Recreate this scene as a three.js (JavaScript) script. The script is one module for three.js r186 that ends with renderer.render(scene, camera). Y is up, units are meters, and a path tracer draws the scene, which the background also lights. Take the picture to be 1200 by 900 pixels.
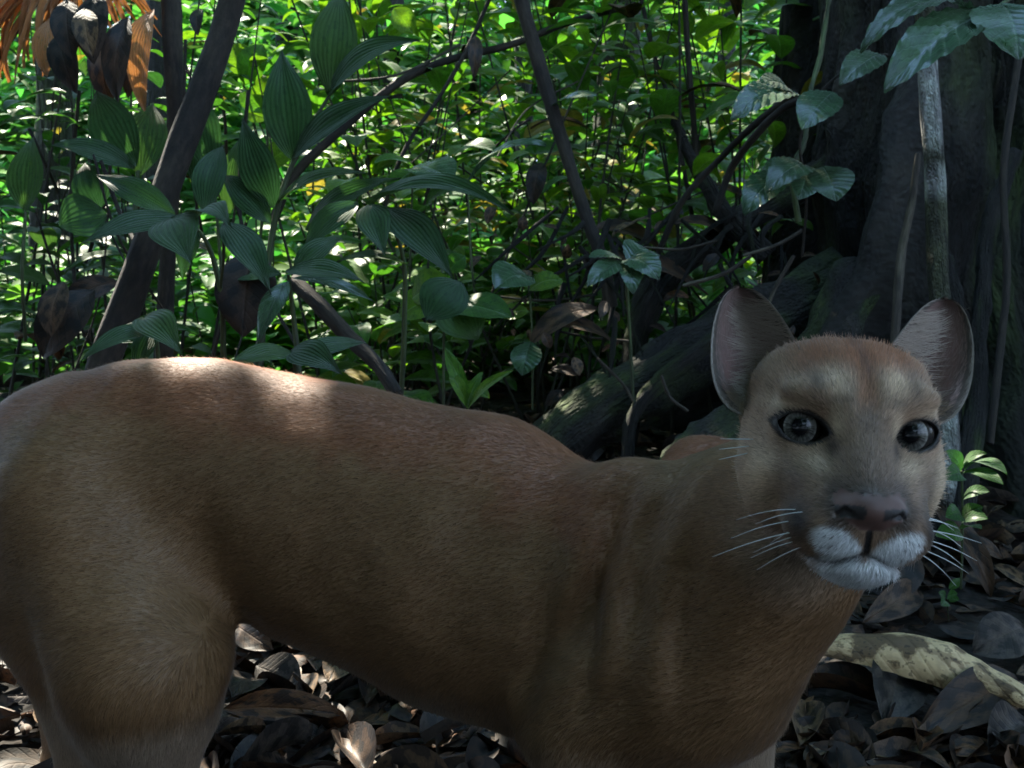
import * as THREE from 'three';
import { mergeGeometries } from 'three/addons/utils/BufferGeometryUtils.js';

// ---------------------------------------------------------------- camera, sky, sun, exposure
const scene = new THREE.Scene();
const CAM_Y = 0.72, PITCH = 6 * Math.PI / 180, FPX = 1152;
const camera = new THREE.PerspectiveCamera(2 * Math.atan(450 / FPX) * 180 / Math.PI, 4 / 3, 0.05, 200);
camera.position.set(0, CAM_Y, 0);
camera.rotation.set(-PITCH, 0, 0);
camera.focus = 0.95; camera.userData.fStop = 16;
scene.add(camera);

const renderer = new THREE.WebGLRenderer({ antialias: true });
renderer.setSize(1024, 768);
renderer.toneMapping = THREE.LinearToneMapping;
renderer.toneMappingExposure = 5.4;
renderer.shadowMap.enabled = true;

{ // a pale morning sky, brighter towards the horizon
  const w = 64, h = 32, d = new Float32Array(w * h * 4);
  for (let j = 0; j < h; j++) for (let i = 0; i < w; i++) {
    const el = ((j + 0.5) / h - 0.5) * Math.PI, t = Math.max(0, Math.sin(el));
    const k = (j * w + i) * 4;
    d[k] = 0.48 - 0.24 * t; d[k + 1] = 0.60 - 0.17 * t; d[k + 2] = 0.79 - 0.03 * t; d[k + 3] = 1;
  }
  const sky = new THREE.DataTexture(d, w, h, THREE.RGBAFormat, THREE.FloatType);
  sky.mapping = THREE.EquirectangularReflectionMapping; sky.magFilter = THREE.LinearFilter; sky.needsUpdate = true;
  scene.background = sky; scene.environment = sky;
}
const SUN = new THREE.Vector3(-0.36, 0.72, -0.61).normalize();
const sun = new THREE.DirectionalLight(new THREE.Color(1.0, 0.93, 0.78), 5);
sun.target.position.set(0, 0, -3); sun.position.copy(sun.target.position).addScaledVector(SUN, 30);
sun.castShadow = true; sun.shadow.radius = 1.2; sun.shadow.mapSize.set(4096, 4096);
Object.assign(sun.shadow.camera, { left: -12, right: 12, top: 12, bottom: -12, near: 1, far: 70 });
scene.add(sun); scene.add(sun.target);

// ---------------------------------------------------------------- helpers
let seed = 12345;
const rnd = () => { seed = (seed + 0x6D2B79F5) | 0; let t = Math.imul(seed ^ (seed >>> 15), 1 | seed); t = (t + Math.imul(t ^ (t >>> 7), 61 | t)) ^ t; return ((t ^ (t >>> 14)) >>> 0) / 4294967296; };
const reseed = s => { seed = s | 0; };
const rr = (a, b) => a + (b - a) * rnd();
const gauss = () => (rnd() + rnd() + rnd() + rnd() - 2) * 0.87;
const V = (x, y, z) => new THREE.Vector3(x, y, z);
const clamp = (x, a = 0, b = 1) => x < a ? a : x > b ? b : x;
const smooth = (a, b, x) => { const t = clamp((x - a) / (b - a)); return t * t * (3 - 2 * t); };
const lerp = (a, b, t) => a + (b - a) * t;
const hash3 = (x, y, z) => { let h = Math.imul(x, 374761393) ^ Math.imul(y, 668265263) ^ Math.imul(z, 2147483647 ^ 0x5bd1e995); h = Math.imul(h ^ (h >>> 13), 1274126177); return ((h ^ (h >>> 16)) >>> 0) / 4294967296; };
function noise(x, y, z) {
  const xi = Math.floor(x), yi = Math.floor(y), zi = Math.floor(z); let fx = x - xi, fy = y - yi, fz = z - zi;
  fx = fx * fx * (3 - 2 * fx); fy = fy * fy * (3 - 2 * fy); fz = fz * fz * (3 - 2 * fz);
  const c = (a, b, d) => hash3(xi + a, yi + b, zi + d);
  return lerp(lerp(lerp(c(0, 0, 0), c(1, 0, 0), fx), lerp(c(0, 1, 0), c(1, 1, 0), fx), fy), lerp(lerp(c(0, 0, 1), c(1, 0, 1), fx), lerp(c(0, 1, 1), c(1, 1, 1), fx), fy), fz) * 2 - 1;
}
const fbm = (x, y, z, n = 3) => { let s = 0, a = 0.5, f = 1; for (let i = 0; i < n; i++) { s += a * noise(x * f, y * f, z * f); a *= 0.5; f *= 2.03; } return s; };

// a point at a depth (metres along the view axis) that the photograph (1200 x 900) shows at px, py
const cs = Math.cos(PITCH), sn = Math.sin(PITCH);
function P(px, py, d) {
  const a = (px - 600) / FPX * d, b = (450 - py) / FPX * d;
  return V(a, CAM_Y + b * cs - d * sn, -b * sn - d * cs);
}
function project(p) {
  const y = p.y - CAM_Y, d = -y * sn - p.z * cs, u = y * cs - p.z * sn;
  return [600 + p.x / d * FPX, 450 - u / d * FPX, d];
}

function G(px, py, h = 0.02) { let d = 0.6; for (; d < 8; d += 0.01) { const p = P(px, py, d); if (p.y < hGround(p.x, p.z) + h) break; } return P(px, py, d); } // the point h above the ground there
const taken = {};
function numbered(n) { const k = taken[n] = (taken[n] || 0) + 1; return k === 1 ? n : n + '_' + String(k - 1).padStart(3, '0'); }
function finish(o) { o.traverse(m => { if (m.isMesh) { m.castShadow = true; m.receiveShadow = true; } }); return o; }
function tag(o, label, category, group, kind) {
  if (label) o.userData.label = label;
  if (category) o.userData.category = category;
  if (group) o.userData.group = group;
  if (kind) o.userData.kind = kind;
  return o;
}
function thing(name, label, category, pos, group) {
  const g = new THREE.Group(); g.name = numbered(name); if (pos) g.position.copy(pos);
  scene.add(g); return tag(g, label, category, group);
}
function part(name, geo, mat, parent) {
  const m = new THREE.Mesh(geo, mat); m.name = name; m.castShadow = m.receiveShadow = true;
  (parent || scene).add(m); if (!parent) m.name = numbered(name); return m;
}
const col = (r, g, b) => new THREE.Color().setRGB(r, g, b);

// ---------------------------------------------------------------- textures
function dataTex(w, h, f, srgb, rep) {
  const d = new Uint8Array(w * h * 4);
  for (let j = 0; j < h; j++) for (let i = 0; i < w; i++) {
    const c = f(i / w, j / h), k = (j * w + i) * 4;
    d[k] = clamp(c[0]) * 255; d[k + 1] = clamp(c[1]) * 255; d[k + 2] = clamp(c[2]) * 255; d[k + 3] = 255;
  }
  const t = new THREE.DataTexture(d, w, h); t.magFilter = THREE.LinearFilter; t.minFilter = THREE.LinearFilter;
  t.wrapS = t.wrapT = THREE.MirroredRepeatWrapping; if (srgb) t.colorSpace = THREE.SRGBColorSpace;
  if (rep) t.repeat.set(rep, rep); t.needsUpdate = true; return t;
}
// leaf relief: u runs along the blade, v across it (0.5 is the midrib)
const tri = x => { const f = x - Math.floor(x); return 1 - Math.abs(2 * f - 1); };
const veinBump = dataTex(256, 128, (u, v) => {
  const a = Math.abs(v - 0.5) * 2, lat = tri((u - a * 0.22) * 9), rib = Math.exp(-a * a * 400);
  const h = 0.55 + 0.4 * (1 - Math.pow(lat, 6)) * 0.6 - 0.5 * rib + 0.05 * noise(u * 60, v * 60, 1);
  return [h, h, h];
});
const veinMap = dataTex(256, 128, (u, v) => {
  const a = Math.abs(v - 0.5) * 2, lat = Math.pow(tri((u - a * 0.22) * 9), 14), rib = Math.exp(-a * a * 900);
  const s = 0.86 + 0.16 * fbm(u * 9, v * 7, 3) + 0.07 * noise(u * 70, v * 40, 5) + 0.22 * Math.max(lat * 0.5, rib);
  const spot = fbm(u * 22, v * 14, 9) > 0.36 ? 0.72 : 1;
  return [s * spot, s * (spot * 0.5 + 0.5), s * spot];
}, true);
const pleatBump = dataTex(128, 256, (u, v) => {
  const w = 1 + 0.35 * (1 - Math.sin(Math.PI * clamp(u)));
  const h = 0.5 + 0.20 * Math.cos((v - 0.5) * w * 60) + 0.06 * Math.cos((v - 0.5) * 190) + 0.05 * noise(u * 20, v * 80, 2);
  return [h, h, h];
});
const pleatMap = dataTex(128, 256, (u, v) => {
  const s = 0.86 + 0.10 * fbm(u * 5, v * 20, 4) + 0.03 * Math.cos((v - 0.5) * 120) + 0.05 * noise(u * 60, v * 60, 8);
  const spot = fbm(u * 18, v * 18, 19) > 0.38 ? 0.75 : 1;
  return [s * spot, s * (0.4 + 0.6 * spot), s * spot];
}, true);
const deadMap = dataTex(256, 128, (u, v) => {
  const a = Math.abs(v - 0.5) * 2, lat = Math.pow(tri((u - a * 0.25) * 8), 10), rib = Math.exp(-a * a * 700);
  const n = fbm(u * 8, v * 6, 31, 4), s = 0.75 + 0.35 * n + 0.1 * noise(u * 60, v * 40, 7) - 0.12 * lat + 0.1 * rib;
  const m = n < -0.15 ? 0.62 : 1;
  return [s * m, s * m * 0.97, s * m * 0.93];
}, true);
const paleMap = dataTex(256, 128, (u, v) => { const n = fbm(u * 9, v * 5, 33, 4), f = fbm(u * 50, v * 24, 35, 2), lat = Math.pow(tri((u - Math.abs(v - 0.5) * 0.5) * 9), 16), e = n < -0.12 ? 0.55 : n < 0.0 ? 0.8 : 1, s = (0.9 + 0.16 * n + 0.12 * f - 0.14 * lat - (f > 0.3 ? 0.3 : 0)) * e; return [s, s * (0.82 + 0.15 * e), s * (0.62 + 0.3 * e)]; }, true);
const barkMap = dataTex(256, 256, (u, v) => {
  const per = (x, f) => Math.sin(x * Math.PI * 2 * f);
  const n = fbm(u * 6 + 0.3 * per(v, 1), v * 3, 41, 4), m = fbm(u * 26, v * 12, 43, 3);
  const s = 0.72 + 0.35 * n + 0.3 * m;
  return [s, s * (0.98 + 0.05 * n), s * 0.96];
}, true);
const barkBump = dataTex(256, 256, (u, v) => { const h = 0.5 + 0.4 * fbm(u * 24, v * 7, 51, 4) + 0.25 * fbm(u * 60, v * 40, 53, 2); return [h, h, h]; });
const soilMap = dataTex(512, 512, (u, v) => { const n = fbm(u * 12, v * 12, 61, 4), m = noise(u * 140, v * 140, 63); const s = 0.6 + 0.4 * n + 0.25 * m; return [s, s * 0.96, s * 0.9]; }, true);
const soilBump = dataTex(512, 512, (u, v) => { const h = 0.5 + 0.5 * fbm(u * 40, v * 40, 71, 4); return [h, h, h]; });

// ---------------------------------------------------------------- materials
const leafMat = (r, g, b, o = {}) => new THREE.MeshPhysicalMaterial({
  color: col(r, g, b), map: o.pleat ? pleatMap : veinMap, bumpMap: o.pleat ? pleatBump : veinBump, bumpScale: o.bump ?? 0.003,
  roughness: 0.95, transmission: o.t ?? 0.42, thickness: 0, side: THREE.DoubleSide,
  clearcoat: o.coat ?? 0.35, clearcoatRoughness: o.cr ?? 0.32, specularIntensity: 0.35,
});
const M = {
  palm: [leafMat(0.036, 0.110, 0.022, { pleat: 1, coat: 0.3, cr: 0.38 }), leafMat(0.028, 0.090, 0.022, { pleat: 1, coat: 0.3, cr: 0.38 }), leafMat(0.055, 0.135, 0.020, { pleat: 1, coat: 0.25, cr: 0.4 })],
  broad: [leafMat(0.085, 0.25, 0.010, { t: 0.6 }), leafMat(0.055, 0.19, 0.010, { t: 0.6 }), leafMat(0.15, 0.32, 0.008, { t: 0.6 }), leafMat(0.032, 0.120, 0.016)],
  gloss: [leafMat(0.05, 0.12, 0.05, { coat: 1, cr: 0.2, t: 0.25, bump: 0.008 }), leafMat(0.045, 0.10, 0.04, { coat: 1, cr: 0.26, t: 0.3, bump: 0.006 })],
  far: new THREE.MeshPhysicalMaterial({ color: 0xffffff, roughness: 0.95, transmission: 0.56, thickness: 0, side: THREE.DoubleSide, clearcoat: 0.16, clearcoatRoughness: 0.35, specularIntensity: 0.3 }),
  dead: [[0.070, 0.036, 0.016], [0.095, 0.056, 0.032], [0.15, 0.070, 0.027], [0.038, 0.022, 0.013], [0.065, 0.051, 0.042], [0.17, 0.108, 0.056]].map(c => new THREE.MeshPhysicalMaterial({
    color: col(...c), map: deadMap, bumpMap: veinBump, bumpScale: 0.003, roughness: 0.75, side: THREE.DoubleSide, clearcoat: 0.18, clearcoatRoughness: 0.4, specularIntensity: 0.6 })),
  yellow: leafMat(0.34, 0.27, 0.03, { t: 0.5 }),
  frond: new THREE.MeshPhysicalMaterial({ color: col(0.62, 0.24, 0.06), map: pleatMap, bumpMap: pleatBump, bumpScale: 0.003, roughness: 0.9, transmission: 0.3, thickness: 0, side: THREE.DoubleSide }),
  pale: new THREE.MeshPhysicalMaterial({ color: col(0.60, 0.45, 0.26), map: paleMap, bumpMap: veinBump, bumpScale: 0.004, roughness: 0.7, side: THREE.DoubleSide }),
  bark: new THREE.MeshStandardMaterial({ vertexColors: true, map: barkMap, bumpMap: barkBump, bumpScale: 0.02, roughness: 0.95 }),
  stem: new THREE.MeshStandardMaterial({ color: col(0.045, 0.045, 0.03), map: barkMap, bumpMap: barkBump, bumpScale: 0.003, roughness: 0.85 }),
  greenStem: new THREE.MeshStandardMaterial({ color: col(0.07, 0.11, 0.035), map: barkMap, roughness: 0.7 }),
  twig: new THREE.MeshStandardMaterial({ color: col(0.038, 0.029, 0.022), map: barkMap, bumpMap: barkBump, bumpScale: 0.002, roughness: 0.9 }),
  greyTwig: new THREE.MeshStandardMaterial({ color: col(0.10, 0.085, 0.065), map: barkMap, bumpMap: barkBump, bumpScale: 0.002, roughness: 0.9 }),
  soil: new THREE.MeshStandardMaterial({ color: col(0.035, 0.025, 0.018), map: soilMap, bumpMap: soilBump, bumpScale: 0.02, roughness: 0.95 }),
};

// ---------------------------------------------------------------- geometry makers
// blade along +x, upper side +y, width along z
function bladeGeo(L, W, o = {}) {
  const nu = o.nu ?? 10, nv = o.nv ?? 6, pos = [], uv = [], idx = [];
  const fold = o.fold ?? 0.25, droop = o.droop ?? 0.35, base = o.base ?? 0.42, wave = o.wave ?? 0.04, sd = o.seed ?? 1, cor = o.cor ?? 0, twist = o.twist ?? 0, tipPow = o.tip ?? 1.0;
  let cx = 0, cy = 0; const spine = [];
  for (let i = 0; i <= nu; i++) { const a = -droop * Math.pow(i / nu, 1.3) * 2 + droop * 0.5; spine.push([cx, cy, a]); cx += Math.cos(a) * L / nu; cy += Math.sin(a) * L / nu; }
  { const q = spine[nu], th = -Math.atan2(q[1], q[0]), k = L / Math.hypot(q[0], q[1]), c = Math.cos(th), n = Math.sin(th); for (const p of spine) { const x = p[0], y = p[1]; p[0] = (x * c - y * n) * k; p[1] = (x * n + y * c) * k; p[2] += th; } } // tip on the x axis
  for (let i = 0; i <= nu; i++) {
    const t = i / nu, [sx, sy, a] = spine[i];
    let w = Math.pow(Math.sin(Math.PI * Math.pow(clamp(t, 0.004, 0.996), base > 0.5 ? 1.35 : base < 0.4 ? 0.75 : 1)), o.shape ?? 0.8) * Math.pow(1 - t * 0.999, (tipPow - 1) * 0.5) * W / 2;
    if (o.jag) w *= 1 + o.jag * noise(t * 9, sd * 3.1, 2);
    for (let j = 0; j <= nv; j++) {
      const s = j / nv * 2 - 1, z = s * w;
      let h = Math.abs(s) * w * fold + wave * L * noise(t * 3 + sd, s * 1.5 + sd * 2, sd) + (o.curl ? -o.curl * W * s * s * (0.5 + t) : 0);
      if (cor) h += cor * Math.cos((t - Math.abs(s) * 0.18) * 9 * 2 * Math.PI) * (1 - Math.abs(s) * 0.5) * Math.sqrt(Math.abs(s) + 0.02);
      const tw = twist * t, zz = z * Math.cos(tw) - h * Math.sin(tw), hh = h * Math.cos(tw) + z * Math.sin(tw);
      pos.push(sx - Math.sin(a) * hh, sy + Math.cos(a) * hh, zz); uv.push(t, (s + 1) / 2);
    }
  }
  for (let i = 0; i < nu; i++) for (let j = 0; j < nv; j++) { const a = i * (nv + 1) + j, b = a + nv + 1; idx.push(a, a + 1, b, a + 1, b + 1, b); }
  const g = new THREE.BufferGeometry();
  g.setAttribute('position', new THREE.Float32BufferAttribute(pos, 3)); g.setAttribute('uv', new THREE.Float32BufferAttribute(uv, 2)); g.setIndex(idx); g.computeVertexNormals();
  return g;
}
function basis(dir, up) {
  const x = dir.clone().normalize(), z = new THREE.Vector3().crossVectors(x, up); if (z.lengthSq() < 1e-6) z.set(0, 0, 1); z.normalize();
  const y = new THREE.Vector3().crossVectors(z, x); return new THREE.Matrix4().makeBasis(x, y, z);
}
// a tapering tube through points; radii one number or one per point
function tubeGeo(pts, radii, o = {}) {
  const seg = o.seg ?? Math.max(4, pts.length * 4), rad = o.rad ?? 8, curve = new THREE.CatmullRomCurve3(pts, false, 'centripetal');
  const R = t => { if (typeof radii === 'number') return radii; const f = t * (radii.length - 1), i = Math.min(radii.length - 2, Math.floor(f)); return lerp(radii[i], radii[i + 1], f - i); };
  const fr = curve.computeFrenetFrames(seg, false), pos = [], uv = [], idx = [], colr = [], len = curve.getLength(), nz = o.rough ?? 0.12, sd = o.seed ?? 3;
  for (let i = 0; i <= seg; i++) {
    const t = i / seg, p = curve.getPointAt(t), N = fr.normals[i], B = fr.binormals[i], r0 = R(t);
    for (let j = 0; j <= rad; j++) {
      const a = j / rad * Math.PI * 2, cx = Math.cos(a), cy = Math.sin(a), nx = N.x * cx + B.x * cy, ny = N.y * cx + B.y * cy, nzv = N.z * cx + B.z * cy;
      const r = r0 * (1 + nz * (noise(t * len / r0 * 0.25 + sd, cx * 1.3, cy * 1.3) + 0.5 * noise(t * len / r0 * 0.9 + sd, cx * 3, cy * 3)));
      pos.push(p.x + nx * r, p.y + ny * r, p.z + nzv * r); uv.push(j / rad * (o.uvr ?? 1), t * len * (o.uvl ?? 4));
      if (o.color) { const c = o.color(t, a, p, ny); colr.push(c[0], c[1], c[2]); }
    }
  }
  for (let i = 0; i < seg; i++) for (let j = 0; j < rad; j++) { const a = i * (rad + 1) + j, b = a + rad + 1; idx.push(a, a + 1, b, a + 1, b + 1, b); }
  for (const [row, flip] of [[0, 1], [seg, 0]]) { // caps
    const c = curve.getPointAt(row / seg), k = pos.length / 3; pos.push(c.x, c.y, c.z); uv.push(0.5, 0); if (o.color) colr.push(...colr.slice(0, 3));
    for (let j = 0; j < rad; j++) { const a = row * (rad + 1) + j; flip ? idx.push(k, a + 1, a) : idx.push(k, a, a + 1); }
  }
  const g = new THREE.BufferGeometry();
  g.setAttribute('position', new THREE.Float32BufferAttribute(pos, 3)); g.setAttribute('uv', new THREE.Float32BufferAttribute(uv, 2));
  if (o.color) g.setAttribute('color', new THREE.Float32BufferAttribute(colr, 3));
  g.setIndex(idx); g.computeVertexNormals(); return g;
}
// ================================================================ ground
const hGround = (x, z) => 0.085 * Math.pow(Math.max(0, -z - 1.3), 1.05) + 0.035 * noise(x * 1.1, 2, z * 1.1) * smooth(0.8, 2.0, Math.abs(z)) + 0.012 * noise(x * 5, 7, z * 5);
{
  const n = 150, pos = [], uv = [], idx = [], g1 = t => Math.sign(t) * (Math.abs(t) * 3 + Math.pow(Math.abs(t), 4) * 57);
  for (let j = 0; j <= n; j++) for (let i = 0; i <= n; i++) { const x = g1(i / n * 2 - 1), z = g1(j / n * 2 - 1) - 2; pos.push(x, hGround(x, z), z); uv.push(x * 0.8, z * 0.8); }
  for (let j = 0; j < n; j++) for (let i = 0; i < n; i++) { const a = j * (n + 1) + i, b = a + n + 1; idx.push(a, b, a + 1, a + 1, b, b + 1); }
  const g = new THREE.BufferGeometry(); g.setAttribute('position', new THREE.Float32BufferAttribute(pos, 3)); g.setAttribute('uv', new THREE.Float32BufferAttribute(uv, 2)); g.setIndex(idx); g.computeVertexNormals();
  tag(part('forest_floor', g, M.soil), 'dark forest floor of damp soil and rotted leaves', 'ground', null, 'structure');
}
const onGround = (x, z, dy = 0) => V(x, hGround(x, z) + dy, z);

// ================================================================ the buttressed tree
const barkC = (n, m, moss) => { const s = Math.max(0.006, 0.021 + 0.018 * n); const b = [s * 1.08, s * 0.95, s * 0.82]; const k = smooth(0.05, 0.35, m) * moss; return [lerp(b[0], 0.036, k), lerp(b[1], 0.056, k), lerp(b[2], 0.011, k)]; };
{
  const ax = 1.52, az = -3.35, base = hGround(ax, az) - 0.25, Ht = 7.5, nt = 420, ny = 130, pos = [], uv = [], colr = [], idx = [];
  // ridges: direction (x, z), length at the ground, height, angular half width
  const ridges = [[-0.70, 0.90, 1.05, 1.55, 0.075], [-1, 0.06, 0.75, 0.95, 0.09], [0.22, 1, 0.75, 1.9, 0.12], [-0.25, 1, 0.36, 1.1, 0.09], [1, 0.5, 0.8, 1.4, 0.12], [-0.6, -1, 0.8, 1.1, 0.12], [0.9, -0.7, 0.8, 1.2, 0.12]].map(r => [Math.atan2(r[1], r[0]), r[2], r[3], r[4]]);
  for (let j = 0; j <= ny; j++) {
    const t = j / ny, y = Ht * Math.pow(t, 1.7);
    for (let i = 0; i <= nt; i++) {
      const th = i / nt * Math.PI * 2, c = Math.cos(th), s = Math.sin(th);
      let r = 0.60 * (1 - 0.02 * y) + 0.06 * Math.cos(th * 5 + 0.6 + y * 0.1) + 0.045 * Math.cos(th * 11 + 1.7 + 0.3 * noise(y, 1, 2)) + 0.05 * fbm(c * 6, y * 1.2, s * 6, 3) + 0.05 * fbm(c * 20, y * 5, s * 20, 4);
      for (const [a, L, h, w] of ridges) { let d = th - a; d = Math.atan2(Math.sin(d), Math.cos(d)) + 0.04 * noise(y * 2, a * 5, 1); const e = Math.max(0, 1 - y / (h * 1.15)); r += L * Math.pow(e, 1.7) * (Math.exp(-d * d / (w * w)) + 0.22 * Math.exp(-d * d / (w * w * 14))); }
      const bx = ax + c * r, by = base + y, bz = az + s * r, rough = k => 0.034 * noise(bx * 6 + k, by * 4, bz * 6) + 0.022 * fbm(bx * 17 + k, by * 9, bz * 17, 3);
      pos.push(bx + rough(0), by + 0.5 * rough(31), bz + rough(67)); uv.push(i / nt * 14, y * 2.2);
      colr.push(...barkC(fbm(c * 7, y * 3, s * 7, 3) + 0.5 * noise(c * 30, y * 2, s * 30), fbm(c * 4 + 5, y * 2.2, s * 4, 3), smooth(2.4, 0.9, y) * 0.9));
    }
  }
  for (let j = 0; j < ny; j++) for (let i = 0; i < nt; i++) { const a = j * (nt + 1) + i, b = a + nt + 1; idx.push(a, b, a + 1, a + 1, b, b + 1); }
  const g = new THREE.BufferGeometry(); g.setAttribute('position', new THREE.Float32BufferAttribute(pos, 3)); g.setAttribute('uv', new THREE.Float32BufferAttribute(uv, 2)); g.setAttribute('color', new THREE.Float32BufferAttribute(colr, 3)); g.setIndex(idx); g.computeVertexNormals();
  const t = thing('buttress_tree', 'huge dark forest tree with flaring mossy buttress roots behind the puma', 'tree');
  part('trunk', g, M.bark, t);
  // surface roots and a mossy log-like root running down from it
  const mossy = (k) => (tt, a, p, nyv) => barkC(fbm(p.x * 9, p.y * 9, p.z * 9, 3), fbm(p.x * 6 + 3, p.y * 6, p.z * 6 + Math.cos(a), 3) + 0.12 * k, 1);
  const root = (pts, rad, k, sd) => part('root', tubeGeo(pts.map(q => P(...q)), rad, { rad: pts.length < 4 ? 6 : 18, seg: pts.length < 4 ? 12 : 70, rough: 0.34, color: mossy(k), seed: sd, uvr: 2, uvl: 3 }), M.bark, t);
  root([[985, 330, 2.85], [880, 385, 2.7], [800, 420, 2.62], [720, 470, 2.55], [655, 520, 2.5], [600, 580, 2.45]], [.10, .095, .09, .085, .075, .06], 1.2, 11);
  root([[985, 190, 3.0], [900, 240, 2.95], [830, 285, 2.9], [785, 315, 2.85], [758, 360, 2.8], [742, 430, 2.75], [735, 520, 2.7]], [.05, .045, .045, .042, .04, .035, .03], 0.3, 12);
  root([[870, 380, 2.5], [820, 410, 2.46], [770, 450, 2.42], [742, 490, 2.4], [735, 545, 2.38]], [.022, .022, .02, .018, .016], 0.9, 13);
  root([[1010, 330, 2.6], [940, 440, 2.4], [860, 500, 2.25], [800, 545, 2.15], [760, 600, 2.1]], [.07, .07, .06, .05, .04], 1.6, 14);
  root([[900, 300, 2.8], [850, 250, 2.82], [815, 195, 2.85], [790, 140, 2.9]], [.03, .026, .02, .012], 0.2, 15);
  root([[1190, 180, 2.6], [1162, 260, 2.5], [1150, 360, 2.42], [1146, 470, 2.35], [1132, 560, 2.25], [1128, 640, 2.2]], [.02, .02, .02, .022, .024, .025], -0.5, 16);
  reseed(808);
  for (let i = 0; i < 46; i++) { // fine roots and rootlets hanging in the tangle
    const x = rr(650, 960), y = rr(235, 430), d = 2.62 + (x - 650) * 0.0006 + rr(-0.12, 0.1), l = rr(50, 150), a = rr(0.5, 2.3), cx = Math.cos(a) * l * -1, cy = Math.sin(a) * l;
    root([[x, y, d], [x + cx * 0.5 + rr(-14, 14), y + cy * 0.5 + rr(-10, 10), d - 0.03], [x + cx, y + cy, d - 0.05]], [rr(0.004, 0.010), rr(0.003, 0.008), 0.002], rr(-0.6, 0.8), i);
  }
  root([[1108, 300, 2.45], [1120, 400, 2.4], [1112, 480, 2.35], [1112, 560, 2.3], [1104, 640, 2.25]], [.018, .026, .03, .03, .03], 0.1, 17);
}
// a mossy trunk further back and slim trunks in the thicket
{
  const mossT = (tt, a, p) => barkC(0.6 + fbm(p.x * 9, p.y * 4, p.z * 9, 3), fbm(p.x * 5 + 9, p.y * 3, p.z * 5, 3) + 0.05, 1);
  const trunk = (name, label, pts, rad, group, cat = 'tree') => { const g = thing(name, label, cat, null, group); part('trunk', tubeGeo(pts.map(q => P(...q)), rad, { rad: 14, seg: 40, rough: 0.12, color: mossT, uvr: 2, uvl: 2 }), M.bark, g); return g; };
  trunk('forest_tree', 'grey mossy trunk half hidden by climbing leaves in the thicket', [[735, -900, 5.6], [730, 0, 5.5], [722, 150, 5.4], [716, 330, 5.3]], [.10, .105, .11, .13]);
  trunk('forest_tree', 'slim dark trunk deep in the thicket beside the mossy trunk', [[600, -700, 7], [612, 0, 7], [618, 330, 6.8]], [.06, .06, .07], 'slim trunks in the thicket');
  for (const [x, d, r] of [[455, 8, .07], [845, 7.5, .06], [180, 7, .09], [60, 6, .10], [330, 9.5, .10], [540, 10, .11], [790, 11, .12]])
    trunk('forest_tree', 'slim dark tree trunk deep in the sunlit thicket', [[x + 30, -900, d], [x + 8, 0, d], [x, 330, d - 0.1]], [r, r, r * 1.2], 'far trunks in the thicket');
}

// ================================================================ leaf masses: canopy overhead, thicket behind
const unit = []; // far leaves, a few shapes
for (let i = 0; i < 4; i++) unit.push(bladeGeo(1, [0.42, 0.34, 0.5, 0.28][i], { nu: 5, nv: 2, fold: 0.3, droop: 0.3 + i * 0.1, wave: 0.03, seed: i + 1 }));
const shafts = []; // where sun must reach: [point, radius]
const inShaft = p => { for (const [q, r, e = 0.26] of shafts) { const dx = p.x - q.x, dy = p.y - q.y, dz = p.z - q.z, t = dx * SUN.x + dy * SUN.y + dz * SUN.z; if (t > 0.3 && Math.hypot(dx - SUN.x * t, dy - SUN.y * t, dz - SUN.z * t) < r + e) return true; } return false; };
shafts.push([P(215, 412, 1.275), 0.008, 0.125], [P(255, 412, 1.275), 0.010, 0.125], [P(300, 418, 1.275), 0.010, 0.125], [P(345, 430, 1.275), 0.008, 0.125], [P(20, 50, 2.6), 0.22], [P(-30, 30, 2.6), 0.2], [P(300, 120, 2.9), 0.3], [P(510, 330, 2.4), 0.12], [P(40, 220, 2.2), 0.05], [P(120, 140, 2.3), 0.07], [P(170, 110, 2.6), 0.06]);
function leafMass(name, label, places, mat) { // places: {p, dir, up, s, w, c}
  const by = unit.map(() => []); places.forEach((q, i) => by[i % unit.length].push(q));
  by.forEach((list, k) => {
    if (!list.length) return;
    const im = new THREE.InstancedMesh(unit[k], mat, list.length); im.name = numbered(name); im.castShadow = im.receiveShadow = true;
    list.forEach((q, i) => { const m = basis(q.dir, q.up).scale(V(q.s, q.s, q.s * (q.w ?? 1))).setPosition(q.p); im.setMatrixAt(i, m); im.setColorAt(i, q.c); });
    im.instanceMatrix.needsUpdate = true; tag(im, label[k % label.length], 'foliage', null, 'stuff'); scene.add(im);
  });
}
const leafCol = (k) => { const v = rr(0.75, 1.3), y = rnd(); return col((0.026 + 0.060 * y) * v * k, (0.155 + 0.055 * y) * v * k, (0.016 + 0.004 * y) * v * k); };
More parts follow.
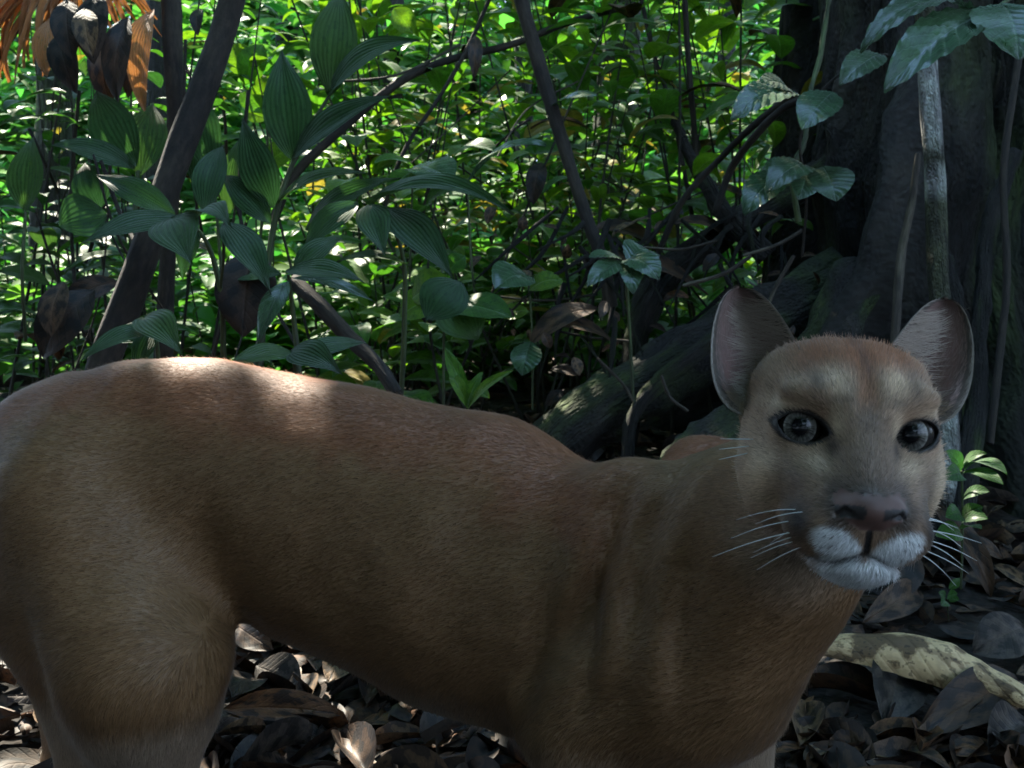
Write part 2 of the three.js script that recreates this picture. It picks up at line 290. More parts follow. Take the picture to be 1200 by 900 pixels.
{ // canopy: sprays of leaves hung in layers above, thick over the puma's clearing, open further back
  reseed(4242);
  const list = [];
  const spray = (c, R, n, s0, s1) => { for (let i = 0; i < n; i++) {
    const p = V(c.x + gauss() * R, c.y + gauss() * R * 0.35, c.z + gauss() * R), a = rnd() * 6.283, dir = V(Math.cos(a), -0.25 + gauss() * 0.3, Math.sin(a)).normalize(), s = rr(s0, s1);
    if (inShaft(p.clone().addScaledVector(dir, s * 0.5))) continue;
    list.push({ p, dir, up: V(gauss() * 0.35, 1, gauss() * 0.35), s, c: leafCol(0.9) }); } };
  for (let i = 0; i < 1000; i++) { // over the clearing, and towards the sun from it
    const x = rr(-6.5, 4.5), z = rr(-5.4, 3.5), y = rr(3.2, 5.6);
    if (Math.hypot((x - 0.4) / 2.2, (z + 1.5) / 1.3) < 1) continue; // the gap right overhead
    if (x > 1.0 && z > 0.3 && z < 3.2 && Math.abs(z - x * 0.7) < 1.4) continue; // an opening over the trail
    spray(V(x, y, z), 0.42, 26, 0.16, 0.34);
  }
  for (let i = 0; i < 50; i++) { const x = rr(-10, 8), z = rr(-17, -7.5); spray(V(x, rr(5, 9), z), 0.7, 14, 0.18, 0.4); }
  for (let i = 0; i < 800; i++) { const a = rr(-0.35, Math.PI + 0.35), r = rr(2.8, 6.5), x = Math.cos(a) * r, z = Math.sin(a) * r, y = rr(0.2, 4.4); if (a > 0.1 && a < 1.15 && y > 1.15) continue; spray(V(x, y, z), 0.5, 30, 0.16, 0.32); } // bushes behind the camera
  for (let i = 0; i < 260; i++) { const a = rr(1.65, 3.5), r = rr(1.9, 3.6), x = Math.cos(a) * r, z = Math.sin(a) * r; spray(V(x, rr(0.1, 3.6), z), 0.4, 28, 0.16, 0.3); } // a bush at the foot of the camera's tree
  for (let i = 0; i < 120; i++) { const s = i % 2 ? 1 : -1; spray(V(s * rr(2.6, 5), rr(0.3, 3.2), rr(-4.5, 0)), 0.5, 24, 0.14, 0.3); }
  for (const q of [P(960, 430, 0.85), P(870, 600, 0.95), P(700, 560, 1.0), P(560, 500, 1.1), V(1.0, 2.2, -3.2), V(1.0, 1.4, -3.2), V(1.2, 2.9, -3.2), V(0.8, 0.8, -2.9), P(200, 250, 1.75), P(330, 320, 1.75), P(100, 440, 1.22), P(40, 470, 1.22), P(150, 450, 1.15), P(250, 470, 1.12), V(-0.6, 0, -1.75), V(-0.95, 0, -2.2), V(-0.3, 0, -2.0), V(-1.0, 0, -1.7), V(-1.3, 0.1, -2.6)]) for (let k = 0; k < 5; k++) spray(q.clone().addScaledVector(SUN, rr(4.2, 6.0)), 0.34, 30, 0.16, 0.34); // boughs between the sun and the clearing
  leafMass('canopy_foliage', ['green canopy leaves hanging over the clearing', 'narrow canopy leaves hanging over the clearing', 'broad canopy leaves hanging over the clearing', 'slender canopy leaves hanging over the clearing'], list, M.far);
  console.log('canopy leaves', list.length);
}
{ // thicket: bushes of small leaves from 4.5 m back to 15 m
  reseed(909);
  const list = [];
  for (let i = 0; i < 2500; i++) {
    const d = 4.8 + Math.pow(rnd(), 0.7) * 16, px = rr(-160, 1000), py = rr(d < 11 ? -45 : -200, 400), c = P(px, py, d); if (c.y < hGround(c.x, c.z) || (d < 8.5 && rnd() < 0.35) || (d < 7.5 && c.y > 1.5 && rnd() < 0.75)) continue;
    const n = 34, R = rr(0.22, 0.5) * (0.7 + d * 0.06), s = rr(0.12, 0.27) * (0.7 + d * 0.07), k = rr(0.75, 1.8), hang = rr(-0.6, 0.2);
    for (let j = 0; j < n; j++) { const a = rnd() * 6.283, p = V(c.x + gauss() * R, c.y + gauss() * R * 0.7, c.z + gauss() * R); if (inShaft(p)) continue; list.push({ p, dir: V(Math.cos(a), hang + gauss() * 0.3, Math.sin(a)), up: V(gauss() * 0.5, 1, gauss() * 0.5 + 0.25), s: s * rr(0.7, 1.3), c: leafCol(k) }); }
  }
  for (let i = 0; i < 620; i++) { // low ground cover in front of it
    const d = rr(3.9, 9), px = rr(-120, 840), g = P(px, 430, d), y0 = hGround(g.x, g.z), s = rr(0.11, 0.22), k = rr(0.6, 1.4);
    for (let j = 0; j < 15; j++) { const a = rnd() * 6.283, p = V(g.x + gauss() * 0.25, y0 + rr(0.03, 0.5), g.z + gauss() * 0.25); list.push({ p, dir: V(Math.cos(a), rr(-0.4, 0.5), Math.sin(a)), up: V(gauss() * 0.4, 1, gauss() * 0.4 + 0.2), s: s * rr(0.7, 1.3), c: leafCol(k) }); }
  }
  leafMass('thicket_foliage', ['sunlit mass of small green leaves filling the far thicket', 'mass of narrow green leaves filling the far thicket', 'mass of rounded green leaves filling the far thicket', 'mass of slender green leaves filling the far thicket'], list, M.far);
  console.log('thicket leaves', list.length);
}
// ================================================================ the puma
const puma = thing('puma', 'tawny puma standing side on with its head turned to look out', 'puma', V(0, 0, 0));
const HEAD_YAW = 14 * Math.PI / 180, HEAD_PITCH = 2 * Math.PI / 180, HEAD_ROLL = -1.2 * Math.PI / 180;
const HC = P(993, 503, 0.735);                       // between the eyes
const hz0 = camera.position.clone().sub(HC).normalize();
const headM = (() => {                                // head axes: x towards its left ear (picture right), y up, z out of the face
  const z = hz0.clone(), x = new THREE.Vector3().crossVectors(V(0, 1, 0), z).normalize(), y = new THREE.Vector3().crossVectors(z, x);
  const m = new THREE.Matrix4().makeBasis(x, y, z);
  m.multiply(new THREE.Matrix4().makeRotationFromEuler(new THREE.Euler(HEAD_PITCH, HEAD_YAW, HEAD_ROLL, 'YXZ')));
  m.scale(V(0.94, 1, 1)); m.setPosition(HC); return m;
})();
const headI = headM.clone().invert(), hi = headI.elements;
const H2W = (x, y, z) => V(x, y, z).applyMatrix4(headM);

// body frame: U from rump to shoulder, W sideways towards the camera
const UA = P(60, 560, 1.28), UB = P(790, 560, 1.05);
const U = V(UB.x - UA.x, 0, UB.z - UA.z).normalize(), W = V(-U.z, 0, U.x); if (W.z < 0) W.negate();

// ---- distance field
const bones = [];   // [ax,ay,az, bx,by,bz, r1, r2, k, squash]
function bone(a, b, r1, r2, k = 0.05, s = 1) {
  const q = p => { const w = (p.x * W.x + p.z * W.z) * (1 / s - 1); return [p.x + W.x * w, p.y, p.z + W.z * w]; };
  bones.push([...q(a), ...q(b), r1, r2, k, s]);
}
const chain = [[-5, 588, 1.275, .090], [110, 560, 1.255, .128], [178, 558, 1.24, .140], [250, 564, 1.222, .146], [400, 608, 1.185, .155], [550, 662, 1.135, .166], [690, 716, 1.08, .150], [785, 740, 1.04, .118]];
for (let i = 0; i < chain.length - 1; i++) { const a = chain[i], b = chain[i + 1]; bone(P(a[0], a[1], a[2]), P(b[0], b[1], b[2]), a[3] + 0.006, b[3] + 0.006, 0.012, 0.74); }
const foot = (p, y = 0.03) => V(p.x, y, p.z);
// near hind leg
const hipN = P(95, 590, 1.185), kneeN = P(163, 770, 1.12), hockN = foot(P(135, 950, 1.21), 0.13), pawN = foot(P(140, 950, 1.19), 0.035);
bone(hipN, kneeN, .108, .082, 0.06); bone(kneeN, hockN, .082, .046, 0.05); bone(P(188, 800, 1.12), P(178, 930, 1.15), .058, .050, 0.05); bone(P(75, 700, 1.2), P(125, 900, 1.2), .070, .045, 0.05); bone(hockN, pawN, .032, .030, 0.02); bone(pawN, pawN.clone().addScaledVector(U, 0.07), .034, .030, 0.02);
bone(P(40, 560, 1.24), P(70, 700, 1.2), .085, .075, 0.05);
// far hind leg
const hipF = P(110, 610, 1.36), kneeF = P(150, 745, 1.37), hockF = foot(P(60, 900, 1.43), 0.17), pawF = foot(P(80, 900, 1.40), 0.035);
bone(hipF, kneeF, .10, .07, 0.05); bone(kneeF, hockF, .065, .034, 0.05); bone(hockF, pawF, .030, .028, 0.02); bone(pawF, pawF.clone().addScaledVector(U, 0.07), .034, .03, 0.02);
// tail, carried low behind the rump
bone(P(-20, 560, 1.29), P(-110, 640, 1.36), .042, .030, 0.05); bone(P(-110, 640, 1.36), P(-150, 800, 1.40), .030, .027, 0.02); bone(P(-150, 800, 1.40), P(-230, 860, 1.44), .027, .024, 0.02);
// near shoulder and fore leg
const scapN = P(738, 590, 1.0), shN = P(800, 745, 0.955), elN = P(690, 850, 0.99), wrN = foot(P(740, 900, 0.97), 0.13), fpN = foot(P(745, 900, 0.965), 0.034);
bone(scapN, shN, .046, .074, 0.06); bone(shN, elN, .075, .060, 0.05); bone(elN, wrN, .056, .035, 0.04); bone(wrN, fpN, .033, .032, 0.02); bone(fpN, fpN.clone().add(V(0.02, -0.003, 0.06)), .037, .032, 0.02);
// far shoulder and fore leg
const scapF = P(812, 552, 1.13), shF = P(868, 740, 1.06), elF = P(842, 860, 1.12), wrF = foot(P(870, 900, 1.1), 0.13), fpF = foot(P(880, 900, 1.09), 0.034);
bone(scapF, shF, .036, .060, 0.04); bone(P(762, 586, 1.1), P(850, 556, 1.12), .028, .036, 0.03); bone(shF, elF, .062, .052, 0.04); bone(elF, wrF, .05, .034, 0.04); bone(wrF, fpF, .032, .032, 0.02); bone(fpF, fpF.clone().add(V(0.03, -0.003, 0.055)), .037, .032, 0.02);
// neck and chest
bone(P(775, 690, 1.04), P(875, 636, 0.93), .104, .084, 0.05); bone(P(875, 636, 0.93), P(962, 572, 0.855), .084, .060, 0.05);
bone(P(908, 660, 0.885), P(815, 785, 0.97), .060, .090, 0.06);

const grooves = [ // skin folds at the shoulder, in the body frame (u, v): points, width, depth
  [[[738, 570], [724, 625], [702, 690], [672, 745]], 0.018, 0.020],
  [[[800, 562], [774, 610], [758, 690], [748, 780]], 0.018, 0.017],
  [[[836, 570], [816, 640], [806, 720], [812, 800]], 0.016, 0.010],
  [[[716, 670], [712, 730], [700, 800]], 0.011, 0.008],
  [[[650, 690], [640, 760], [618, 840]], 0.016, 0.010],
  [[[860, 560], [842, 640], [828, 720], [838, 800]], 0.022, 0.009],
  [[[560, 560], [552, 660], [530, 760]], 0.035, 0.009],
  [[[240, 600], [262, 660], [268, 720]], 0.03, 0.010],
].map(([pts, w, dp]) => [pts.map(([x, y]) => { const p = P(x, y, 0.96 + (800 - x) * 0.0003); return [p.x * U.x + p.z * U.z, p.y]; }), w, dp]);
const ridges = [[[[712, 590], [694, 650], [660, 720]], 0.028, 0.011], [[[768, 585], [745, 640], [715, 715], [672, 800]], 0.026, 0.005], [[[690, 600], [668, 690], [630, 790]], 0.02, 0.004]]
  .map(([pts, w, dp]) => [pts.map(([x, y]) => { const p = P(x, y, 0.96 + (800 - x) * 0.0003); return [p.x * U.x + p.z * U.z, p.y]; }), w, -dp]);
const folds = [...grooves, ...ridges];
const wMid = W.x * P(550, 662, 1.135).x + W.z * P(550, 662, 1.135).z;
function foldAt(x, y, z) {
  const u = x * U.x + z * U.z; let s = 0;
  const side = smooth(wMid - 0.02, wMid + 0.06, x * W.x + z * W.z); if (side <= 0) return 0;
  for (const [pts, w, dp] of folds) {
    let best = 1e9, bt = 0;
    for (let i = 0; i < pts.length - 1; i++) {
      const ax = pts[i][0], ay = pts[i][1], bx = pts[i + 1][0] - ax, by = pts[i + 1][1] - ay, t = clamp(((u - ax) * bx + (y - ay) * by) / (bx * bx + by * by));
      const dx = u - ax - bx * t, dy = y - ay - by * t, d = dx * dx + dy * dy; if (d < best) { best = d; bt = (i + t) / (pts.length - 1); }
    }
    if (best < w * w * 9) s += dp * Math.exp(-best / (w * w)) * Math.sin(Math.PI * clamp(0.12 + bt * 0.8)) ;
  }
  return s * side;
}
const smin = (a, b, k) => { const h = Math.max(k - Math.abs(a - b), 0) / k; return Math.min(a, b) - h * h * k * 0.25; };
function bodyD(x, y, z) {
  let d = 1e9; const w = x * W.x + z * W.z;
  for (let i = 0; i < bones.length; i++) {
    const b = bones[i], s = b[9]; let qx = x, qz = z;
    if (s !== 1) { const e = w * (1 / s - 1); qx += W.x * e; qz += W.z * e; }
    const bx = b[3] - b[0], by = b[4] - b[1], bz = b[5] - b[2], px = qx - b[0], py = y - b[1], pz = qz - b[2];
    const t = clamp((px * bx + py * by + pz * bz) / (bx * bx + by * by + bz * bz));
    const dx = px - bx * t, dy = py - by * t, dz = pz - bz * t;
    let e = Math.sqrt(dx * dx + dy * dy + dz * dz) - (b[6] + (b[7] - b[6]) * t); if (s !== 1) e *= 0.86;
    d = smin(d, e, b[8]);
  }
  if (d < 0.05 && d > -0.05) d += foldAt(x, y, z) - 0.0035 * noise(x * 9, y * 9, z * 9) - 0.0025 * noise(x * 24, y * 24, z * 24);
  return d;
}
// ---- head, in head axes
const ell = (x, y, z, cx, cy, cz, rx, ry, rz) => { // ellipsoid bound
  const a = (x - cx) / rx, b = (y - cy) / ry, c = (z - cz) / rz, k0 = Math.sqrt(a * a + b * b + c * c);
  const e = a / rx, f = b / ry, g = c / rz, k1 = Math.sqrt(e * e + f * f + g * g); return k1 < 1e-6 ? -Math.min(rx, ry, rz) : k0 * (k0 - 1) / k1;
};
const rc = (x, y, z, ax, ay, az, bx, by, bz, r1, r2) => {
  const ux = bx - ax, uy = by - ay, uz = bz - az, px = x - ax, py = y - ay, pz = z - az, t = clamp((px * ux + py * uy + pz * uz) / (ux * ux + uy * uy + uz * uz));
  return Math.hypot(px - ux * t, py - uy * t, pz - uz * t) - (r1 + (r2 - r1) * t);
};
const EYE = { x: 0.0415, y: 0.0, z: 0.0180, r: 0.0185 };
// eye opening in the plane of the face: inside < 0
function eyeHole(ax, y) { // ax >= 0
  const tilt = 0.16, dx = ax - EYE.x - 0.001, dy = y - EYE.y, u = dx * Math.cos(tilt) + dy * Math.sin(tilt) * 1, v = -dx * Math.sin(tilt) + dy * Math.cos(tilt);
  const R1 = 0.0215, R2 = 0.0225; // upper and lower lid arcs
  return Math.max(Math.hypot(u, v + 0.0112) - R1, Math.hypot(u, v - 0.0120) - R2);
}
function headD(x, y, z) {
  const ax = Math.abs(x);
  let d = ell(x, y, z, 0, 0.006, -0.038, 0.071, 0.057, 0.070);                              // cranium
  d = smin(d, ell(x, y, z, 0, 0.018, 0.000, 0.052, 0.043, 0.040), 0.025);                    // forehead
  d = smin(d, ell(ax, y, z, 0.026, 0.030, -0.034, 0.040, 0.031, 0.048), 0.020);                 // flat crown
  d = smin(d, ell(ax, y, z, 0.043, -0.034, -0.020, 0.036, 0.044, 0.046), 0.025);             // cheeks
  d = smin(d, ell(ax, y, z, 0.034, 0.0245, 0.029, 0.024, 0.012, 0.018), 0.013);              // brows
  d = smin(d, rc(x, y, z, 0, 0.020, 0.022, 0, -0.040, 0.054, 0.028, 0.0225), 0.024);         // bridge of the nose
  d = smin(d, ell(ax, y, z, 0.034, -0.030, 0.022, 0.024, 0.024, 0.024), 0.02);               // below the eyes
  d = smin(d, rc(x, y, z, 0, -0.078, 0.034, 0, -0.050, -0.050, 0.030, 0.056), 0.02);         // jaw
  d = smin(d, ell(x, y, z, 0, -0.053, 0.032, 0.051, 0.038, 0.038), 0.016);                   // muzzle
  d = smin(d, ell(ax, y, z, 0.0225, -0.0670, 0.050, 0.0275, 0.0220, 0.0260), 0.022);         // upper lip pads
  d = smin(d, ell(x, y, z, 0, -0.0895, 0.047, 0.0260, 0.0165, 0.0245), 0.010);                // chin
  d += 0.0036 * Math.exp(-Math.pow((ax - 0.042) / 0.017, 2) - Math.pow((y + 0.001) / 0.012, 2)) * smooth(0.0, 0.02, z);     // eye sockets
  d += 0.0015 * Math.exp(-Math.pow((ax - 0.025) / 0.008, 2) - Math.pow((y + 0.020) / 0.016, 2)) * smooth(0.0, 0.03, z);     // beside the bridge
  d += 0.0030 * Math.exp(-Math.pow((ax - 0.052) / 0.012, 2) - Math.pow((y + 0.052) / 0.012, 2)) * smooth(-0.01, 0.02, z);   // behind the whisker pads
  d += 0.0025 * Math.exp(-Math.pow(ax / 0.008, 2)) * smooth(0.0, 0.03, y) * smooth(0.0, 0.02, z);                           // furrow of the brow
  // cleft under the nose and the line of the mouth
  d = Math.max(d, -rc(ax, y, z, 0, -0.064, 0.085, 0.0, -0.084, 0.081, 0.0022, 0.0032)) ;
  d += 0.0045 * Math.exp(-Math.pow((y + 0.0825 + 0.010 * smooth(0, 0.03, ax) * (1 - ax * 8)) / 0.0030, 2)) * smooth(0.048, 0.04, ax) * smooth(0.02, 0.04, z);
  // nose leather: a wide pad with curled nostrils
  d = smin(d, ell(x, y, z, 0, -0.0500, 0.0740, 0.0185, 0.0118, 0.0125), 0.007);
  d = smin(d, ell(ax, y, z, 0.0160, -0.0515, 0.0720, 0.0085, 0.0080, 0.0095), 0.004);
  d = Math.max(d, -rc(ax, y, z, 0.0100, -0.0570, 0.0850, 0.0195, -0.0530, 0.0810, 0.0020, 0.0030));
  d = Math.max(d, -rc(ax, y, z, 0.0195, -0.0530, 0.0810, 0.0240, -0.0560, 0.076, 0.0024, 0.001));
  // eyes: lids round the ball, then the opening
  const eb = Math.hypot(ax - EYE.x, y - EYE.y, z - EYE.z);
  d = smin(d, eb - (EYE.r + 0.0030), 0.010);
  const hole = eyeHole(ax, y);
  if (z > 0.012 && eb < 0.06) d = Math.max(d, -Math.max(hole, 0.012 - z));
  d += -0.0012 * noise(x * 60 + 3, y * 60, z * 60);
  return d;
}
const hLocal = (x, y, z) => [hi[0] * x + hi[4] * y + hi[8] * z + hi[12], hi[1] * x + hi[5] * y + hi[9] * z + hi[13], hi[2] * x + hi[6] * y + hi[10] * z + hi[14]];
function pumaD(x, y, z) {
  const dx = x - HC.x, dy = y - HC.y, dz = z - HC.z, h2 = dx * dx + dy * dy + dz * dz;
  if (h2 > 0.30 * 0.30) return bodyD(x, y, z);
  const [a, b, c] = hLocal(x, y, z), hd = headD(a, b, c);
  if (c > 0.015) return hd;
  const k = 0.030 * smooth(0.0, -0.06, c);
  return k > 0.001 ? smin(hd, bodyD(x, y, z), k) : Math.min(hd, bodyD(x, y, z));
}

// ---- surface nets on a sparse grid
function mesh(f, lo, hi_, cell, keep) {
  const n = [0, 1, 2].map(i => Math.ceil((hi_[i] - lo[i]) / cell) + 1), B = 6, val = new Float32Array(n[0] * n[1] * n[2]).fill(1), id = (i, j, k) => (k * n[1] + j) * n[0] + i;
  for (let k = 0; k < n[2]; k += B) for (let j = 0; j < n[1]; j += B) for (let i = 0; i < n[0]; i += B) {
    const c = f(lo[0] + (i + B / 2) * cell, lo[1] + (j + B / 2) * cell, lo[2] + (k + B / 2) * cell);
    const far = Math.abs(c) > B * cell * 1.5;
    for (let kk = k; kk < Math.min(k + B, n[2]); kk++) for (let jj = j; jj < Math.min(j + B, n[1]); jj++) for (let ii = i; ii < Math.min(i + B, n[0]); ii++)
      val[id(ii, jj, kk)] = far ? c : f(lo[0] + ii * cell, lo[1] + jj * cell, lo[2] + kk * cell);
  }
  const vid = new Int32Array(n[0] * n[1] * n[2]).fill(-1), pos = [], idx = [];
  const ed = [[0, 1], [2, 3], [4, 5], [6, 7], [0, 2], [1, 3], [4, 6], [5, 7], [0, 4], [1, 5], [2, 6], [3, 7]];
  for (let k = 0; k < n[2] - 1; k++) for (let j = 0; j < n[1] - 1; j++) for (let i = 0; i < n[0] - 1; i++) {
    const v = []; let m = 0;
    for (let c = 0; c < 8; c++) { const q = val[id(i + (c & 1), j + ((c >> 1) & 1), k + (c >> 2))]; v.push(q); if (q < 0) m++; }
    if (m === 0 || m === 8) continue;
    let sx = 0, sy = 0, sz = 0, s = 0;
    for (const [a, b] of ed) if ((v[a] < 0) !== (v[b] < 0)) { const t = v[a] / (v[a] - v[b]); sx += (a & 1) + t * ((b & 1) - (a & 1)); sy += ((a >> 1) & 1) + t * (((b >> 1) & 1) - ((a >> 1) & 1)); sz += (a >> 2) + t * ((b >> 2) - (a >> 2)); s++; }
    vid[id(i, j, k)] = pos.length / 3; pos.push(lo[0] + (i + sx / s) * cell, lo[1] + (j + sy / s) * cell, lo[2] + (k + sz / s) * cell);
  }
  const quad = (a, b, c, d, flip) => { if (a < 0 || b < 0 || c < 0 || d < 0) return; flip ? idx.push(a, c, b, a, d, c) : idx.push(a, b, c, a, c, d); };
  for (let k = 1; k < n[2] - 1; k++) for (let j = 1; j < n[1] - 1; j++) for (let i = 1; i < n[0] - 1; i++) {
    const v = val[id(i, j, k)] < 0;
    if (v !== val[id(i + 1, j, k)] < 0) quad(vid[id(i, j - 1, k - 1)], vid[id(i, j, k - 1)], vid[id(i, j, k)], vid[id(i, j - 1, k)], !v);
    if (v !== val[id(i, j + 1, k)] < 0) quad(vid[id(i - 1, j, k - 1)], vid[id(i - 1, j, k)], vid[id(i, j, k)], vid[id(i, j, k - 1)], !v);
    if (v !== val[id(i, j, k + 1)] < 0) quad(vid[id(i - 1, j - 1, k)], vid[id(i, j - 1, k)], vid[id(i, j, k)], vid[id(i - 1, j, k)], !v);
  }
  const e = cell * 0.6, nor = new Float32Array(pos.length);
  const grad = (x, y, z) => { const gx = f(x + e, y, z) - f(x - e, y, z), gy = f(x, y + e, z) - f(x, y - e, z), gz = f(x, y, z + e) - f(x, y, z - e), l = Math.hypot(gx, gy, gz) || 1; return [gx / l, gy / l, gz / l, l / (2 * e)]; };
  for (let v = 0; v < pos.length; v += 3) {
    let g = grad(pos[v], pos[v + 1], pos[v + 2]); const d = clamp(f(pos[v], pos[v + 1], pos[v + 2]) / Math.max(0.6, g[3]), -cell * 0.5, cell * 0.5);
    for (let c = 0; c < 3; c++) { pos[v + c] -= g[c] * d; nor[v + c] = g[c]; }
  }
  let out = idx;
  if (keep) { out = []; for (let t = 0; t < idx.length; t += 3) { const a = idx[t] * 3, b = idx[t + 1] * 3, c = idx[t + 2] * 3; if (keep((pos[a] + pos[b] + pos[c]) / 3, (pos[a + 1] + pos[b + 1] + pos[c + 1]) / 3, (pos[a + 2] + pos[b + 2] + pos[c + 2]) / 3)) out.push(idx[t], idx[t + 1], idx[t + 2]); } }
  const g = new THREE.BufferGeometry(); g.setAttribute('position', new THREE.Float32BufferAttribute(pos, 3)); g.setAttribute('normal', new THREE.BufferAttribute(nor, 3)); g.setIndex(out); return g;
}

// ---- coat colours (pigment): where the puma is tawny, russet, cream, white or black
const mix3 = (a, b, t) => [lerp(a[0], b[0], t), lerp(a[1], b[1], t), lerp(a[2], b[2], t)];
const C = { tawny: [0.186, 0.098, 0.043], russet: [0.215, 0.080, 0.034], face: [0.320, 0.198, 0.122], grey: [0.098, 0.070, 0.055], cream: [0.68, 0.51, 0.34], white: [0.80, 0.80, 0.79], black: [0.018, 0.014, 0.013], dark: [0.055, 0.040, 0.032], nose: [0.100, 0.050, 0.038], pale: [0.34, 0.26, 0.19] };
const blob = (x, y, cx, cy, rx, ry) => { const a = (x - cx) / rx, b = (y - cy) / ry; return Math.exp(-(a * a + b * b)); };
const isNose = (ax, y, z) => z > 0.063 && y < -0.0400 + 0.003 * noise(ax * 300, y * 300, 1) && y > -0.0650 && ax < 0.0250 - Math.max(0, (-y - 0.054)) * 1.6;
function coat(x, y, z, headPart) {
  const [hx, hy, hz] = hLocal(x, y, z), ax = Math.abs(hx), n1 = fbm(x * 40, y * 40, z * 40, 2), n2 = noise(x * 11, y * 11, z * 11);
  // trunk and legs: a russet saddle along the spine, tawny flanks, paler belly and inner legs
  const u = (x - UA.x) * U.x + (z - UA.z) * U.z, top = spineY(u);
  let c = mix3(C.tawny, C.russet, smooth(0.075, 0.012, top - y + 0.03 * n1 + 0.02 * n2) * 0.9 * smooth(spine[7][0] + 0.02, spine[7][0] - 0.1, u));
  c = mix3(c, C.russet, 0.9 * smooth(wMid + 0.02, wMid - 0.05, x * W.x + z * W.z) * smooth(0.44, 0.49, y + 0.02 * n1));
  c = mix3(c, C.pale, smooth(0.27, 0.20, y + 0.03 * n2) * 0.6);
  if (hz > -0.30 && Math.hypot(hx, hy, hz) < 0.3) {
    const f0 = smooth(-0.12, -0.05, hz) * smooth(0.20, 0.12, Math.hypot(hx, hy, hz));
    let f = mix3(C.face, C.grey, clamp(0.15 + 0.35 * fbm(hx * 70 + 5, hy * 70, hz * 70, 2)));
    f = mix3(f, C.russet, 0.95 * smooth(0.026, 0.050, hy + 0.012 * n1) * smooth(0.066, 0.03, ax));
    f = mix3(f, C.grey, 0.7 * blob(ax, hy, 0, -0.030, 0.030, 0.026));                          // grey bridge
    f = mix3(f, C.grey, 0.5 * blob(ax, hy, 0, 0.006, 0.012, 0.016));
    f = mix3(f, C.dark, 0.25 * blob(ax, hy, 0.019, -0.036, 0.006, 0.016));                     // dark edges of the bridge
    f = mix3(f, C.dark, 0.75 * smooth(0.0055, 0.002, ax + 0.003 * n1) * smooth(0.026, 0.040, hy) * smooth(-0.08, -0.02, hz));
    f = mix3(f, C.russet, 0.6 * smooth(0.012, 0.004, ax + 0.003 * n1) * smooth(0.008, 0.026, hy));
    f = mix3(f, C.cream, 0.48 * blob(ax, hy, 0.021, 0.034, 0.0115, 0.0100));                   // pale spots over the eyes
    f = mix3(f, C.dark, 0.60 * blob(ax, hy, 0.035, 0.031, 0.006, 0.012));
    f = mix3(f, C.dark, 0.45 * blob(ax, hy, 0.021, 0.020, 0.010, 0.004));
    f = mix3(f, C.cream, 0.80 * blob(ax, hy, 0.066, -0.040, 0.012, 0.024));                    // cheek
    f = mix3(f, C.grey, 0.55 * blob(ax, hy, 0.050, -0.034, 0.012, 0.014));
    f = mix3(f, C.cream, 0.45 * blob(ax, hy, 0.052, 0.0165, 0.014, 0.005));
    f = mix3(f, C.cream, 0.55 * blob(ax, hy, 0.0215, 0.004, 0.0045, 0.010));                   // inner eye corner
    f = mix3(f, C.cream, 0.42 * blob(ax, hy, 0.034, -0.0235, 0.011, 0.0065));                  // under the eye
    if (hz > 0.0) {
      const e = eyeHole(ax, hy);
      f = mix3(f, C.dark, 0.85 * blob(ax, hy, 0.0225, -0.012, 0.0042, 0.008) * smooth(0.0, 0.02, hz));      // tear line
      f = mix3(f, C.black, smooth(0.0034, 0.0012, e + 0.0010 * n1 - 0.0010 * smooth(0.045, 0.06, ax)));     // lid rim
    }
    const lip = smooth(0.003, -0.003, Math.hypot((ax - 0.0205) / 1.28, (hy + 0.0765 - 0.30 * (ax - 0.020)) / 0.85) - 0.0140 + 0.002 * n1) * smooth(0.035, 0.05, hz);
    f = mix3(f, C.black, 0.95 * blob(ax, hy, 0.0460, -0.0620, 0.0100, 0.0190) * smooth(0.015, 0.03, hz));      // dark whisker patch
    f = mix3(f, C.dark, 0.7 * blob(ax, hy, 0.026, -0.0505, 0.012, 0.0075) * smooth(0.03, 0.045, hz));
    f = mix3(f, C.white, lip);
    const rows = smooth(0.45, 0.9, Math.sin((hy + 0.10 * ax) * 1000)) * smooth(0.2, 0.7, Math.sin(ax * 1300)) * smooth(0.018, 0.024, ax) * lip; f = mix3(f, C.dark, rows * 0.8); // whisker spots
    f = mix3(f, C.white, smooth(-0.0845, -0.0875, hy + 0.0015 * n1) * smooth(0.033, 0.023, ax) * smooth(-0.01, 0.015, hz));    // chin
    f = mix3(f, C.pale, 0.8 * smooth(-0.075, -0.10, hy) * smooth(0.01, -0.03, hz));
    const mouth = -0.0825 - 0.010 * smooth(0, 0.03, ax) * (1 - ax * 8);
    if (hz > 0.02) f = mix3(f, C.black, 0.85 * Math.exp(-Math.pow((hy - mouth) / 0.0024, 2)) * smooth(0.045, 0.035, ax));
    if (hz > 0.05) f = mix3(f, C.black, smooth(0.0038, 0.0014, ax + 0.001 * n1) * smooth(-0.0585, -0.062, hy) * smooth(-0.0835, -0.078, hy));
    if (isNose(ax, hy, hz)) { f = mix3(C.nose, C.black, smooth(0.35, 0.75, Math.abs(hy + 0.0525) < 0.004 && ax > 0.006 ? 0.8 : 0)); }
    else if (hz > 0.058) f = mix3(f, C.dark, 0.85 * smooth(0.034, 0.024, ax) * smooth(-0.026, -0.042, hy) * smooth(-0.068, -0.060, hy));
    c = mix3(c, f, f0);
  }
  const v = 1 + 0.16 * n1 + 0.07 * n2; return [c[0] * v, c[1] * v, c[2] * v];
}
const spine = chain.map(a => { const p = P(a[0], a[1], a[2]); return [(p.x - UA.x) * U.x + (p.z - UA.z) * U.z, p.y + a[3]]; });
